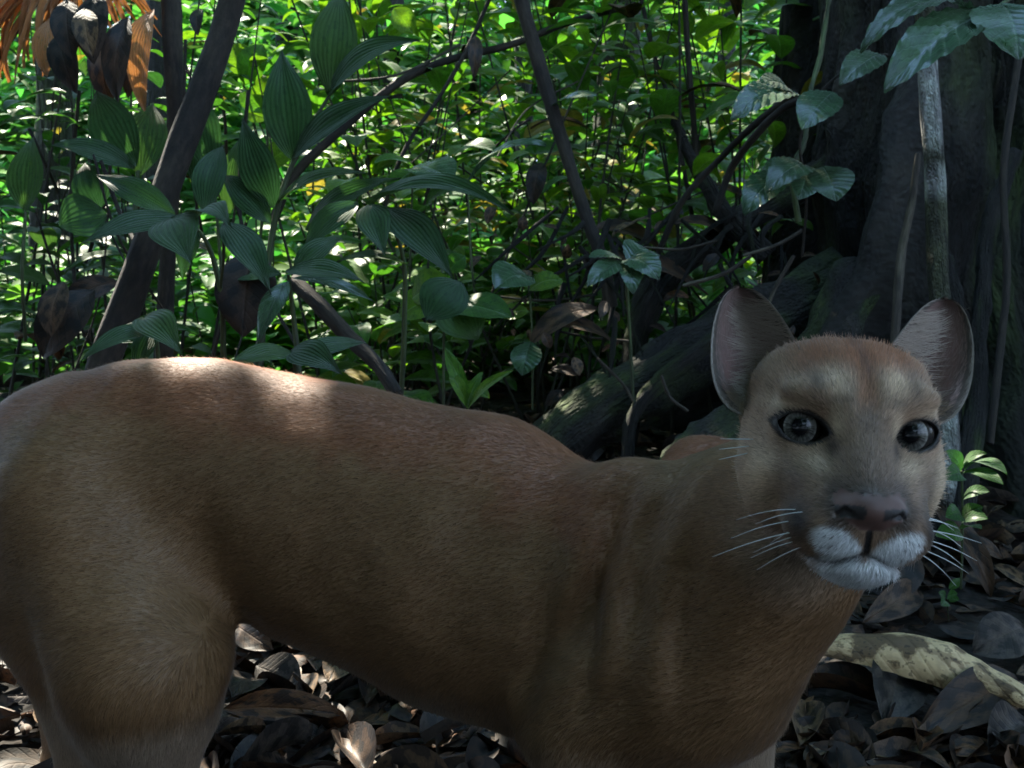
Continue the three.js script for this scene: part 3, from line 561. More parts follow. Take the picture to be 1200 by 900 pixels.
function spineY(u) { for (let i = 0; i < spine.length - 1; i++) if (u < spine[i + 1][0]) return lerp(spine[i][1], spine[i + 1][1], clamp((u - spine[i][0]) / (spine[i + 1][0] - spine[i][0]))); return spine[spine.length - 1][1] + 0.02 + clamp((u - spine[spine.length - 1][0]) * 3) * 0.3; }

// ---- ears: cupped shells with two sides
const bez = (p, t) => { let q = p.map(a => a.slice()); while (q.length > 1) q = q.slice(0, -1).map((a, i) => a.map((v, c) => lerp(v, q[i + 1][c], t))); return q[0]; };
const EAR_IN = [[.030, .052, -.032], [.044, .074, -.026], [.064, .109, -.034], [.084, .1055, -.044]];
const EAR_OUT = [[.074, .004, -.040], [.112, .008, -.030], [.112, .056, -.032], [.109, .109, -.040], [.084, .1055, -.044]];
function earPoint(sg, s, t, back) {
  const a = bez(EAR_IN, t), b = bez(EAR_OUT, t), cup = (0.030 * Math.sin(Math.PI * Math.pow(s, 0.9)) + back * 0.0022) * Math.pow(1 - t, 0.55) + back * 0.0016;
  const pouch = 0.006 * Math.exp(-Math.pow((s - 0.86) / 0.07, 2) - Math.pow((t - 0.22) / 0.12, 2));
  return [sg * lerp(a[0], b[0], s), lerp(a[1], b[1], s), lerp(a[2], b[2], s) - cup + pouch * (1 - back)];
}
function earGeo(sg) {
  const pos = [], colr = [], idx = [], nu = 22, nv = 16;
  for (const back of [0, 1]) for (let i = 0; i <= nu; i++) for (let j = 0; j <= nv; j++) {
    const t = i / nu * 0.999, s = j / nv, q = earPoint(sg, s, t, back), w = H2W(...q), n1 = fbm(q[0] * 90, q[1] * 90, 4, 2);
    let c = back ? [0.07, 0.052, 0.042] : mix3([0.25, 0.130, 0.110], [0.15, 0.095, 0.080], clamp(0.5 + n1));
    const edge = Math.min(s, 1 - s, (1 - t) * 1.2); if (!back) { c = mix3(c, [0.10, 0.078, 0.065], smooth(0.2, 0.09, edge)); c = mix3(c, [0.30, 0.25, 0.21], smooth(0.035, 0.01, edge)); c = mix3(c, [0.30, 0.22, 0.16], smooth(0.24, 0.1, t) * 0.8); }
    pos.push(w.x, w.y, w.z); colr.push(...c);
  }
  const N = (nu + 1) * (nv + 1), q4 = (a, b, c, d, f) => f ? idx.push(a, b, c, a, c, d) : idx.push(a, c, b, a, d, c);
  for (let i = 0; i < nu; i++) for (let j = 0; j < nv; j++) { const a = i * (nv + 1) + j, b = a + nv + 1; q4(a, a + 1, b + 1, b, sg > 0); q4(N + a, N + a + 1, N + b + 1, N + b, sg < 0); }
  for (let i = 0; i < nu; i++) for (const j of [0, nv]) { const a = i * (nv + 1) + j, b = a + nv + 1; q4(a, b, N + b, N + a, (j === 0) === (sg > 0)); }
  const g = new THREE.BufferGeometry(); g.setAttribute('position', new THREE.Float32BufferAttribute(pos, 3)); g.setAttribute('color', new THREE.Float32BufferAttribute(colr, 3)); g.setIndex(idx); g.computeVertexNormals(); return g;
}

const headLo = [HC.x - 0.155, HC.y - 0.15, HC.z - 0.15], headHi = [HC.x + 0.13, HC.y + 0.11, HC.z + 0.13];
const inHead = (x, y, z) => x > headLo[0] + 0.01 && x < headHi[0] - 0.01 && y > headLo[1] + 0.01 && y < headHi[1] - 0.01 && z > headLo[2] + 0.01 && z < headHi[2] - 0.01;
const headGeo = mesh(pumaD, headLo, headHi, 0.0020, inHead);
const trunkGeo = mesh(pumaD, [-1.05, -0.02, -1.75], [0.45, 0.80, -0.60], 0.0080, (x, y, z) => !inHead(x, y, z));
for (const g of [headGeo, trunkGeo]) { const p = g.attributes.position, c = new Float32Array(p.count * 3); for (let i = 0; i < p.count; i++) c.set(coat(p.getX(i), p.getY(i), p.getZ(i)), i * 3); g.setAttribute('color', new THREE.BufferAttribute(c, 3)); }
const earL = earGeo(-1), earR = earGeo(1);
const furMat = new THREE.MeshPhysicalMaterial({ vertexColors: true, roughness: 0.62, side: THREE.DoubleSide, specularIntensity: 0.5, sheen: 0.25, sheenRoughness: 0.5, sheenColor: col(0.9, 0.85, 0.8) });
const skinMat = new THREE.MeshStandardMaterial({ vertexColors: true, roughness: 0.6 });
part('body', mergeGeometries([headGeo, trunkGeo, earL, earR]), skinMat, puma);
console.log('puma body triangles', headGeo.index.count / 3, trunkGeo.index.count / 3);

// ---- fur: short hairs lying along the coat
{
  reseed(777);
  const MAXN = 520000, fp = new Float32Array(MAXN * 9), fn = new Float32Array(MAXN * 9), fc = new Float32Array(MAXN * 9); let nF = 0;
  const noseW = H2W(0, -0.045, 0.075);
  const add = (x, y, z, nx, ny, nz, dx, dy, dz, len, wid, lift, c, shade) => {
    if (nF >= MAXN) return;
    let k = dx * nx + dy * ny + dz * nz; dx -= nx * k; dy -= ny * k; dz -= nz * k; let l = Math.hypot(dx, dy, dz) || 1; dx /= l; dy /= l; dz /= l;
    const jit = 0.22; let sx = ny * dz - nz * dy, sy = nz * dx - nx * dz, sz = nx * dy - ny * dx; const j = gauss() * jit; dx += sx * j; dy += sy * j; dz += sz * j;
    sx = ny * dz - nz * dy; sy = nz * dx - nx * dz; sz = nx * dy - ny * dx; l = Math.hypot(sx, sy, sz) || 1; sx /= l; sy /= l; sz /= l;
    const o = nF * 9, w = wid * 0.5, tx = x + dx * len + nx * len * lift, ty = y + dy * len + ny * len * lift, tz = z + dz * len + nz * len * lift;
    fp.set([x - sx * w, y - sy * w, z - sz * w, tx, ty, tz, x + sx * w, y + sy * w, z + sz * w], o);
    // wind so that the hair's outer side points out of the body
    const ax = tx - fp[o], ay = ty - fp[o + 1], az = tz - fp[o + 2], bx = sx, by = sy, bz = sz, gx = ay * bz - az * by, gy = az * bx - ax * bz, gz = ax * by - ay * bx;
    if (gx * nx + gy * ny + gz * nz < 0) { for (let q = 0; q < 3; q++) { const t = fp[o + q]; fp[o + q] = fp[o + 6 + q]; fp[o + 6 + q] = t; } }
    const m = 0.20, rx = nx + gauss() * m + dx * 0.15, ry = ny + gauss() * m + dy * 0.15, rz = nz + gauss() * m + dz * 0.15, rl = Math.hypot(rx, ry, rz);
    for (let q = 0; q < 9; q += 3) { fn[o + q] = rx / rl; fn[o + q + 1] = ry / rl; fn[o + q + 2] = rz / rl; const e = shade * (q === 3 ? 1.12 : 0.95); fc[o + q] = c[0] * e; fc[o + q + 1] = c[1] * e; fc[o + q + 2] = c[2] * e; }
    nF++;
  };
  const scatter = (g, count, head) => {
    const p = g.attributes.position, nr = g.attributes.normal, id = g.index.array, nt = id.length / 3, cum = new Float32Array(nt); let tot = 0;
    const A = V(), B = V(), D = V();
    for (let t = 0; t < nt; t++) {
      A.fromBufferAttribute(p, id[t * 3]); B.fromBufferAttribute(p, id[t * 3 + 1]).sub(A); D.fromBufferAttribute(p, id[t * 3 + 2]).sub(A);
      let ar = B.cross(D).length() * 0.5; const q = project(A);
      const facing = nr.getX(id[t * 3]) * (camera.position.x - A.x) + nr.getY(id[t * 3]) * (camera.position.y - A.y) + nr.getZ(id[t * 3]) * (camera.position.z - A.z);
      ar *= facing > -0.35 ? 1 : 0.25; if (q[0] < -60 || q[1] > 960) ar *= 0.2; // thinner on the side away and below the frame
      tot += ar; cum[t] = tot;
    }
    for (let i = 0; i < count; i++) {
      const r = rnd() * tot; let lo = 0, hi2 = nt - 1; while (lo < hi2) { const m = (lo + hi2) >> 1; cum[m] < r ? lo = m + 1 : hi2 = m; }
      let a = rnd(), b = rnd(); if (a + b > 1) { a = 1 - a; b = 1 - b; } const c = 1 - a - b, i0 = id[lo * 3], i1 = id[lo * 3 + 1], i2 = id[lo * 3 + 2];
      const x = p.getX(i0) * a + p.getX(i1) * b + p.getX(i2) * c, y = p.getY(i0) * a + p.getY(i1) * b + p.getY(i2) * c, z = p.getZ(i0) * a + p.getZ(i1) * b + p.getZ(i2) * c;
      let nx = nr.getX(i0) * a + nr.getX(i1) * b + nr.getX(i2) * c, ny = nr.getY(i0) * a + nr.getY(i1) * b + nr.getY(i2) * c, nz = nr.getZ(i0) * a + nr.getZ(i1) * b + nr.getZ(i2) * c; const nl = Math.hypot(nx, ny, nz) || 1; nx /= nl; ny /= nl; nz /= nl;
      const [hx, hy, hz] = hLocal(x, y, z), hax = Math.abs(hx);
      let len = 0.0066, wid = 0.0007, lift = 0.16;
      const hw = smooth(0.20, 0.09, Math.hypot(hx, hy, hz + 0.02));
      let dx = -U.x, dy = -0.38, dz = -U.z;
      const fy = smooth(0.36, 0.2, y); dx *= 1 - fy; dz *= 1 - fy; dy -= fy;
      if (hw > 0.001) { // on the head the hair runs away from the nose
        if (hz > 0.0) { if (eyeHole(hax, hy) < 0.0016) continue; if (isNose(hax, hy, hz)) continue; }
        const rx = x - noseW.x, ry = y - noseW.y, rz = z - noseW.z, rl = Math.hypot(rx, ry, rz);
        dx = lerp(dx, rx / rl, hw); dy = lerp(dy, ry / rl, hw); dz = lerp(dz, rz / rl, hw);
        const fine = smooth(0.11, 0.05, rl), eyeN = smooth(0.022, 0.006, Math.abs(eyeHole(hax, hy)) + (hz < 0 ? 1 : 0));
        len = lerp(len, lerp(0.0068, 0.0036, Math.max(fine, eyeN)), hw); wid = lerp(wid, lerp(0.00075, 0.00055, fine), hw); lift = lerp(lift, 0.2, hw);
        if (hy < -0.083 && hz > 0) len = 0.007;
      }
      if (y < 0.36 && y > 0.2 && hw < 0.01) len *= 1.5;
      const w1 = noise(x * 30, y * 30, z * 30) * 0.5; dx += w1 * 0.3; dy += noise(x * 30 + 9, y * 30, z * 30) * 0.15;
      const cc = coat(x, y, z), tick = rnd(), sh = tick < 0.10 ? 0.55 : tick > 0.93 ? 1.45 : rr(0.82, 1.18);
      add(x, y, z, nx, ny, nz, dx, dy, dz, len * rr(0.7, 1.25), wid, lift * (rnd() < 0.03 ? 4 : rr(0.4, 1.7)), cc, sh);
    }
  };
  scatter(headGeo, 150000, true); scatter(trunkGeo, 310000, false);
  // ears: a fringe round the rim, long pale hair across the hollow
  for (const sg of [-1, 1]) {
    for (let i = 0; i < 4200; i++) { // long fur at the root of the ear, over the seam with the skull
      const s = rnd() * 0.82, q = earPoint(sg, s, 0.02 + 0.10 * rnd(), rnd() < 0.5 ? 1 : 0), a = H2W(q[0] * 0.99, q[1] - 0.012 - 0.008 * rnd(), q[2] + 0.004 + 0.008 * rnd()), b = H2W(q[0] + sg * 0.004 * gauss(), q[1] + 0.01, q[2] - 0.002);
      const n = hz0, d = b.clone().sub(a); add(a.x, a.y, a.z, n.x, n.y, n.z, d.x, d.y, d.z, rr(0.008, 0.014), 0.0007, 0.15, s < 0.3 ? [0.30, 0.20, 0.13] : [0.25, 0.17, 0.115], rr(0.75, 1.25));
    }
    for (let i = 0; i < 9000; i++) {
      const back = rnd() < 0.4 ? 1 : 0, t = Math.pow(rnd(), 1.2) * 0.9, s = rnd(), q = earPoint(sg, s, t, back), q2 = earPoint(sg, Math.min(1, s + 0.02), t, back), q3 = earPoint(sg, s, Math.min(0.999, t + 0.02), back);
      const a = H2W(...q), b = H2W(...q2).sub(a), c = H2W(...q3).sub(a), n = b.clone().cross(c).normalize(); if ((n.dot(hz0) < 0) !== (back === 1)) n.negate();
      const pale = !back && t < 0.62 && rnd() < (s < 0.5 ? 0.85 - s * 1.4 : t < 0.2 && s < 0.8 ? 0.3 : 0), edge = Math.min(s, 1 - s, 1 - t);
      const d = pale ? b.clone().normalize().add(c.clone().normalize().multiplyScalar(rr(0.3, 1.4))) : c.clone().addScaledVector(b, 0.6);
      const cc = pale ? [0.42, 0.34, 0.28] : back ? [0.08, 0.06, 0.048] : edge < 0.09 ? (edge < 0.03 ? [0.36, 0.31, 0.27] : [0.11, 0.086, 0.07]) : t < 0.2 ? [0.27, 0.19, 0.13] : [0.23, 0.15, 0.13];
      add(a.x, a.y, a.z, n.x, n.y, n.z, d.x, d.y, d.z, pale ? rr(0.014, 0.028) : rr(0.003, 0.006), 0.0006, pale ? 0.35 : 0.3, cc, rr(0.8, 1.2));
    }
  }
  const g = new THREE.BufferGeometry(); g.setAttribute('position', new THREE.BufferAttribute(fp.slice(0, nF * 9), 3)); g.setAttribute('normal', new THREE.BufferAttribute(fn.slice(0, nF * 9), 3)); g.setAttribute('color', new THREE.BufferAttribute(fc.slice(0, nF * 9), 3));
  const fur = part('fur', g, furMat, puma); fur.userData.kind = 'stuff';
  console.log('hairs', nF);
}
// ---- eyes, with a dark ball, an iris and a round pupil
{
  const wet = c => new THREE.MeshPhysicalMaterial({ color: c, roughness: 0.5, specularIntensity: 0, clearcoat: 0.6, clearcoatRoughness: 0.02 });
  const ballM = wet(col(0.02, 0.016, 0.014)), pupM = wet(col(0.004, 0.004, 0.005));
  const irisT = dataTex(256, 64, (u, v) => { const s = 0.55 + 0.35 * fbm(u * 70, v * 2, 81, 3) - 0.35 * smooth(0.55, 0.95, v) + 0.2 * smooth(0.35, 0.1, v); return [s, s * 0.98, s * 0.95]; }, true);
  const irisM = new THREE.MeshPhysicalMaterial({ color: col(0.30, 0.29, 0.27), map: irisT, roughness: 0.5, specularIntensity: 0, clearcoat: 0.6, clearcoatRoughness: 0.02 });
  const capGeo = (r, a0, a1, lift) => { const g = new THREE.SphereGeometry(r, 48, 12, 0, Math.PI * 2, a0, a1 - a0); g.rotateX(Math.PI / 2); g.translate(0, 0, lift); return g; };
  for (const sg of [-1, 1]) {
    const e = part('eye', new THREE.SphereGeometry(EYE.r, 40, 28), ballM, puma); e.applyMatrix4(headM.clone().multiply(new THREE.Matrix4().makeTranslation(sg * EYE.x, EYE.y, EYE.z)));
    // both eyes look at the lens
    const c = H2W(sg * EYE.x, EYE.y, EYE.z), dir = camera.position.clone().sub(c).normalize().transformDirection(headI).lerp(V(sg * 0.05, 0, 1), 0.25).normalize();
    
    const q = new THREE.Quaternion().setFromUnitVectors(V(0, 0, 1), dir);
    const iris = part('iris', capGeo(EYE.r, 0.30, 0.72, 0.0006), irisM, e), pupil = part('pupil', capGeo(EYE.r, 0, 0.33, 0.0008), pupM, e);
    iris.quaternion.copy(q); pupil.quaternion.copy(q);
  }
}
// ---- whiskers
{
  reseed(99);
  const wm = new THREE.MeshStandardMaterial({ color: col(0.62, 0.62, 0.60), roughness: 0.45 });
  for (const sg of [-1, 1]) for (let i = 0; i < 8; i++) {
    const row = i % 4, k = Math.floor(i / 4), y0 = -0.056 - row * 0.0065, x0 = 0.033 + k * 0.007 - row * 0.001, L = rr(0.034, 0.070), sag = rr(0.006, 0.016);
    const z0 = 0.066 - k * 0.008, out = V(sg * 1, -0.02 - row * 0.10 + rr(-0.1, 0.12), -0.30 + rr(-0.2, 0.1)).normalize();
    const pts = [0, 0.33, 0.66, 1].map(t => H2W(sg * x0 + out.x * L * t, y0 + out.y * L * t - sag * t * t, z0 + out.z * L * t - 0.010 * t * t));
    part('whisker', tubeGeo(pts, [0.0004, 0.00034, 0.00026, 0.0001], { seg: 8, rad: 5, rough: 0 }), wm, puma);
  }
  for (let i = 0; i < 3; i++) { const pts = [0, 0.5, 1].map(t => H2W(-0.066 - 0.032 * t, -0.012 - i * 0.004 - 0.008 * t * (i + 0.5) * 0.5, -0.0 - 0.008 * t)); part('whisker', tubeGeo(pts, [0.0005, 0.0004, 0.00015], { seg: 6, rad: 5, rough: 0 }), wm, puma); }
}
// ================================================================ plants placed one by one
const blades = {};
for (const [k, o] of Object.entries({
  palm: { W: 0.36, nu: 16, nv: 8, fold: 0.22, droop: 0.35, wave: 0.02, tip: 2.0, shape: 0.85 }, oval: { W: 0.46, nu: 14, nv: 8, fold: 0.22, droop: 0.4, wave: 0.025, cor: 0.008 },
  ribbed: { W: 0.5, nu: 30, nv: 10, fold: 0.12, droop: 0.45, wave: 0.015, cor: 0.020 }, lance: { W: 0.26, nu: 12, nv: 4, fold: 0.3, droop: 0.45, wave: 0.03 }, round: { W: 0.78, nu: 12, nv: 8, fold: 0.15, droop: 0.35, wave: 0.03, cor: 0.010 },
})) blades[k] = [1, 2, 3, 4].map(i => ({ g: bladeGeo(1, o.W, { ...o, seed: i * 1.7 + k.length, droop: o.droop * (0.6 + 0.25 * i) }), W: o.W }));
const CAMDIR = V(0, sn, cs);
let leafNo = 0;
function addLeaf(parent, base, tip, width, roll, kind, mat, name = 'leaf') {
  const b = blades[kind][leafNo++ % 4], m = new THREE.Mesh(b.g, mat), dir = tip.clone().sub(base), L = dir.length(), r = roll * Math.PI / 180;
  const up = V(0.12 * Math.sin(leafNo * 2.3), Math.cos(r), 0).addScaledVector(CAMDIR, Math.sin(r));
  m.matrixAutoUpdate = true; const q = basis(dir, up); m.position.copy(base); m.quaternion.setFromRotationMatrix(q); m.scale.set(L, L, width / b.W);
  m.name = name; m.castShadow = m.receiveShadow = true; parent.add(m); return m;
}
// rows: [base x, y, tip x, y, depth at base, depth at tip, width in pixels, roll]; stems: [[x, y, depth], ...], radius
function plant(name, label, cat, rows, stems, kind, mats, o = {}) {
  const t = thing(name, label, cat, null, o.group);
  for (const [pts, r] of stems) part('stem', tubeGeo(pts.map(q => P(...q)), r, { rad: 7, rough: 0.08 }), o.stem ?? M.greenStem, t);
  rows.forEach((q, i) => addLeaf(t, P(q[0], q[1], q[4]), P(q[2], q[3], q[5]), q[6] * 1.32 / FPX * (q[4] + q[5]) / 2, q[7] ?? 50, q[8] ?? kind, mats[i % mats.length]));
  return t;
}
plant('young_palm', 'tall young palm with broad pleated leaves in pairs on one stem', 'palm', [
  [345, 190, 330, 58, 2.0, 2.05, 58, 85], [343, 186, 462, 112, 2.0, 1.9, 46, 60], [388, 112, 400, -12, 2.0, 2.05, 56, 85], [385, 112, 492, 48, 2.0, 1.9, 50, 55],
  [322, 245, 284, 138, 2.0, 2.0, 46, 85], [324, 240, 432, 204, 2.0, 1.85, 34, 50], [360, 270, 470, 208, 2.05, 1.95, 34, 60], [318, 262, 262, 205, 2.0, 2.05, 34, 70]],
  [[[[302, 440, 2.0], [312, 330, 2.0], [326, 240, 2.0], [345, 188, 2.0], [372, 135, 2.0], [390, 105, 2.0]], [.010, .009, .007, .006, .005, .003]]], 'palm', M.palm);
plant('young_palm', 'low palm seedling with glossy leaves arching over the puma rump', 'palm', [
  [215, 255, 92, 288, 1.75, 1.65, 46, 42], [200, 256, 226, 312, 1.72, 1.58, 62, 50], [262, 262, 318, 345, 1.75, 1.68, 44, 30], [230, 256, 272, 268, 1.75, 1.6, 44, 40],
  [205, 250, 110, 205, 1.8, 1.85, 34, 60], [228, 262, 214, 330, 1.78, 1.75, 28, 50], [240, 250, 262, 170, 1.8, 1.9, 40, 80]],
  [[[[262, 420, 1.85], [258, 340, 1.8], [240, 280, 1.78], [215, 255, 1.75]], [.006, .005, .005, .003]], [[[258, 340, 1.8], [262, 300, 1.76], [262, 262, 1.75]], .003]], 'palm', [M.palm[1], M.palm[0]]);
plant('young_palm', 'palm seedling with one long leaf reaching out flat and others drooping', 'palm', [
  [430, 240, 602, 252, 1.95, 1.75, 40, 38], [452, 242, 532, 328, 1.9, 1.78, 52, 55], [432, 240, 452, 302, 1.9, 1.8, 42, 55], [395, 308, 482, 312, 1.95, 1.9, 20, 30],
  [420, 238, 355, 300, 1.95, 1.9, 38, 45], [500, 375, 540, 330, 2.1, 2.15, 46, 75, 'oval']],
  [[[[470, 470, 2.1], [474, 380, 2.05], [472, 300, 2.0], [450, 250, 1.95], [425, 238, 1.95]], [.006, .006, .005, .004, .003]]], 'palm', [M.palm[0], M.palm[1], M.palm[0], M.palm[2]]);
plant('young_palm', 'squat palm seedling with glossy blue-green leaves against the puma back', 'palm', [
  [335, 318, 428, 332, 1.75, 1.7, 40, 40], [338, 330, 302, 405, 1.72, 1.66, 30, 40], [345, 320, 402, 280, 1.8, 1.85, 34, 60], [340, 325, 440, 355, 1.78, 1.75, 24, 30], [330, 322, 262, 330, 1.8, 1.85, 28, 50]],
  [[[[352, 450, 1.8], [345, 380, 1.8], [338, 322, 1.76]], [.006, .005, .003]]], 'palm', [M.palm[0], M.gloss[1]]);
plant('young_palm', 'ground-hugging palm seedling with ribbed leaves spread just above the puma back', 'palm', [
  [185, 385, 92, 426, 1.62, 1.55, 34, 45], [168, 372, 215, 418, 1.62, 1.52, 48, 55], [190, 388, 120, 400, 1.66, 1.7, 30, 60], [180, 385, 160, 440, 1.64, 1.6, 30, 50],
  [345, 415, 262, 432, 1.6, 1.52, 34, 45], [340, 412, 402, 440, 1.6, 1.52, 44, 50], [345, 418, 430, 402, 1.65, 1.7, 30, 45]],
  [[[[180, 470, 1.66], [185, 420, 1.65], [180, 380, 1.62]], .004], [[[350, 470, 1.64], [348, 440, 1.62], [342, 412, 1.6]], .004]], 'palm', [M.palm[0], M.palm[2], M.palm[1]]);
plant('young_palm', 'palm seedling with upright leaves striped by sun flecks beside the leaning stem', 'palm', [
  [30, 248, 40, 160, 2.2, 2.25, 44, 80], [160, 195, 112, 105, 2.3, 2.35, 56, 80], [158, 198, 55, 172, 2.3, 2.25, 34, 55], [165, 205, 180, 120, 2.3, 2.4, 60, 80], [125, 250, 70, 265, 2.3, 2.25, 50, 70, 'oval'],
  [118, 245, 100, 190, 2.3, 2.35, 46, 75], [150, 300, 75, 322, 2.2, 2.1, 20, 35], [250, 210, 232, 95, 2.4, 2.45, 42, 85], [232, 225, 248, 130, 2.5, 2.5, 34, 85], [270, 250, 282, 160, 2.5, 2.5, 30, 85]],
  [[[[150, 400, 2.3], [155, 300, 2.3], [162, 200, 2.3]], .005], [[[30, 400, 2.25], [26, 320, 2.2], [30, 248, 2.2]], .004], [[[262, 400, 2.45], [258, 300, 2.45], [250, 210, 2.42]], .004]], 'palm', [M.palm[2], M.palm[0], M.palm[1]]);
plant('vine', 'climbing vine with three large glossy ribbed leaves hanging from above the buttress tree', 'vine', [
  [1150, 22, 1008, 62, 1.75, 1.65, 42, 25], [1162, 14, 1036, 108, 1.72, 1.58, 50, 42], [1172, 6, 1194, 70, 1.7, 1.6, 74, 70]],
  [[[[1250, -60, 1.8], [1200, -15, 1.75], [1165, 12, 1.72]], .004]], 'ribbed', [M.gloss[1], M.gloss[0], M.gloss[0]]);
plant('vine', 'creeper with pale glossy corrugated leaves on the side of the buttress tree', 'vine', [
  [934, 112, 856, 142, 2.3, 2.18, 36, 40], [928, 112, 888, 100, 2.3, 2.25, 32, 45], [976, 108, 940, 152, 2.28, 2.18, 38, 50], [1034, 66, 984, 100, 2.25, 2.15, 30, 45],
  [926, 206, 872, 252, 2.3, 2.2, 36, 40], [950, 200, 898, 226, 2.3, 2.18, 34, 42], [948, 200, 936, 234, 2.28, 2.2, 30, 60], [964, 196, 980, 236, 2.28, 2.2, 42, 70], [930, 196, 890, 205, 2.32, 2.35, 28, 45]],
  [[[[940, 300, 2.36], [945, 230, 2.33], [938, 160, 2.31], [960, 110, 2.29], [1010, 70, 2.27], [1040, 64, 2.27]], .0035]], 'ribbed', [M.gloss[0], M.gloss[1]], { stem: M.twig });
plant('seedling', 'seedling with a whorl of pale blue-green ribbed leaves above the fallen root', 'seedling', [
  [732, 306, 772, 328, 2.3, 2.2, 30, 45], [730, 304, 690, 302, 2.3, 2.25, 20, 30], [732, 308, 688, 336, 2.3, 2.2, 22, 40], [735, 306, 760, 296, 2.3, 2.4, 34, 60], [735, 312, 742, 345, 2.3, 2.2, 20, 60]],
  [[[[742, 470, 2.35], [738, 390, 2.33], [733, 306, 2.3]], .004]], 'ribbed', [M.gloss[0]]);
plant('seedling', 'seedling bearing one round pale ribbed leaf turned to the sky in the thicket', 'seedling', [[484, 196, 530, 212, 2.6, 2.45, 44, 48, 'round'], [486, 200, 455, 228, 2.6, 2.6, 26, 50]], [[[[480, 330, 2.65], [482, 260, 2.62], [484, 198, 2.6]], .003]], 'ribbed', [M.gloss[0], M.broad[0]]);
plant('seedling', 'seedling bearing one round corrugated pale leaf low among the stems', 'seedling', [[618, 322, 580, 338, 2.5, 2.38, 40, 55, 'round'], [620, 340, 660, 330, 2.5, 2.5, 26, 40], [622, 400, 612, 440, 2.5, 2.45, 28, 60], [620, 365, 585, 372, 2.5, 2.5, 22, 40]], [[[[624, 480, 2.55], [624, 400, 2.52], [619, 322, 2.5]], .003]], 'ribbed', [M.gloss[0], M.broad[2]]);
plant('seedling', 'seedling with a long bluish leaf held out across the thin leaning stem', 'seedling', [[548, 214, 640, 170, 2.5, 2.4, 24, 25, 'lance'], [548, 216, 500, 240, 2.5, 2.5, 20, 40, 'lance'], [640, 130, 700, 112, 2.7, 2.6, 22, 35, 'lance']], [[[[560, 380, 2.55], [552, 300, 2.52], [548, 214, 2.5]], .003]], 'lance', [M.gloss[0], M.broad[1]]);
plant('seedling', 'small green seedling with narrow whorled leaves beside the puma cheek', 'seedling', [
  [1126, 552, 1108, 528, 1.75, 1.72, 16, 60], [1128, 548, 1156, 531, 1.75, 1.7, 12, 50], [1130, 550, 1180, 556, 1.75, 1.66, 17, 50], [1128, 554, 1176, 568, 1.75, 1.64, 15, 55], [1126, 556, 1104, 562, 1.75, 1.68, 18, 60],
  [1128, 606, 1152, 594, 1.76, 1.72, 15, 60], [1128, 612, 1158, 608, 1.76, 1.7, 16, 60], [1126, 620, 1150, 620, 1.76, 1.7, 14, 60], [1126, 602, 1108, 606, 1.76, 1.72, 18, 60], [1126, 624, 1096, 628, 1.76, 1.72, 20, 60], [1128, 585, 1160, 576, 1.76, 1.72, 14, 50]],
  [[[[1126, 690, 1.8], [1128, 620, 1.77], [1127, 552, 1.75]], .0022]], 'lance', [M.broad[3], M.broad[1]]);
plant('seedling', 'tiny sprout with round green leaves in the leaf litter', 'seedling', [[1108, 702, 1100, 694, 1.95, 1.93, 9, 60], [1110, 700, 1122, 696, 1.95, 1.92, 10, 60], [1108, 704, 1103, 710, 1.95, 1.92, 10, 60], [1112, 702, 1124, 703, 1.95, 1.93, 8, 60], [1112, 690, 1126, 678, 1.95, 1.95, 8, 60]], [[[[1112, 735, 1.98], [1110, 702, 1.95]], .0012]], 'round', [M.broad[1]]);
plant('seedling', 'grassy seedling with arching bright leaves just behind the puma back', 'seedling', [[548, 480, 602, 434, 2.05, 2.0, 11, 50, 'lance'], [546, 478, 566, 436, 2.05, 2.05, 10, 60, 'lance'], [548, 478, 528, 440, 2.05, 2.1, 12, 60], [548, 470, 522, 408, 2.1, 2.1, 14, 60]], [[[[548, 500, 2.08], [548, 470, 2.06]], .003]], 'lance', [M.broad[2], M.broad[0]]);
plant('sapling', 'sapling with bright translucent oval leaves behind the pleated palm', 'sapling', [
  [296, 92, 270, 52, 2.9, 2.9, 26, 80], [286, 100, 308, 52, 2.9, 2.9, 26, 80], [312, 130, 308, 88, 2.9, 2.9, 18, 80], [310, 132, 282, 105, 2.9, 2.9, 22, 75], [314, 140, 288, 132, 2.9, 2.9, 18, 70], [326, 172, 330, 92, 2.95, 2.95, 22, 80], [315, 190, 340, 176, 2.9, 2.9, 26, 70], [300, 250, 312, 232, 2.9, 2.9, 22, 80],
  [235, 230, 248, 165, 2.8, 2.8, 26, 85], [250, 80, 262, 40, 3, 3, 22, 80], [462, 10, 484, 40, 2.8, 2.8, 22, 80]],
  [[[[300, 330, 2.95], [312, 200, 2.92], [312, 140, 2.9], [292, 92, 2.9], [270, 20, 3.0]], [.006, .005, .004, .003, .002]]], 'oval', [M.broad[2], M.broad[0]]);
plant('sapling', 'broad-leaved sapling with one leaf glowing in the sun behind the puma', 'sapling', [[482, 350, 526, 326, 2.4, 2.35, 34, 70], [525, 318, 545, 300, 2.5, 2.5, 20, 70], [520, 352, 560, 398, 2.4, 2.35, 46, 50], [515, 350, 470, 372, 2.4, 2.4, 36, 50], [525, 360, 600, 372, 2.4, 2.3, 36, 45]], [[[[520, 500, 2.45], [520, 420, 2.42], [520, 350, 2.4], [516, 290, 2.45]], .0035]], 'oval', [M.broad[2], M.broad[1], M.palm[2]]);

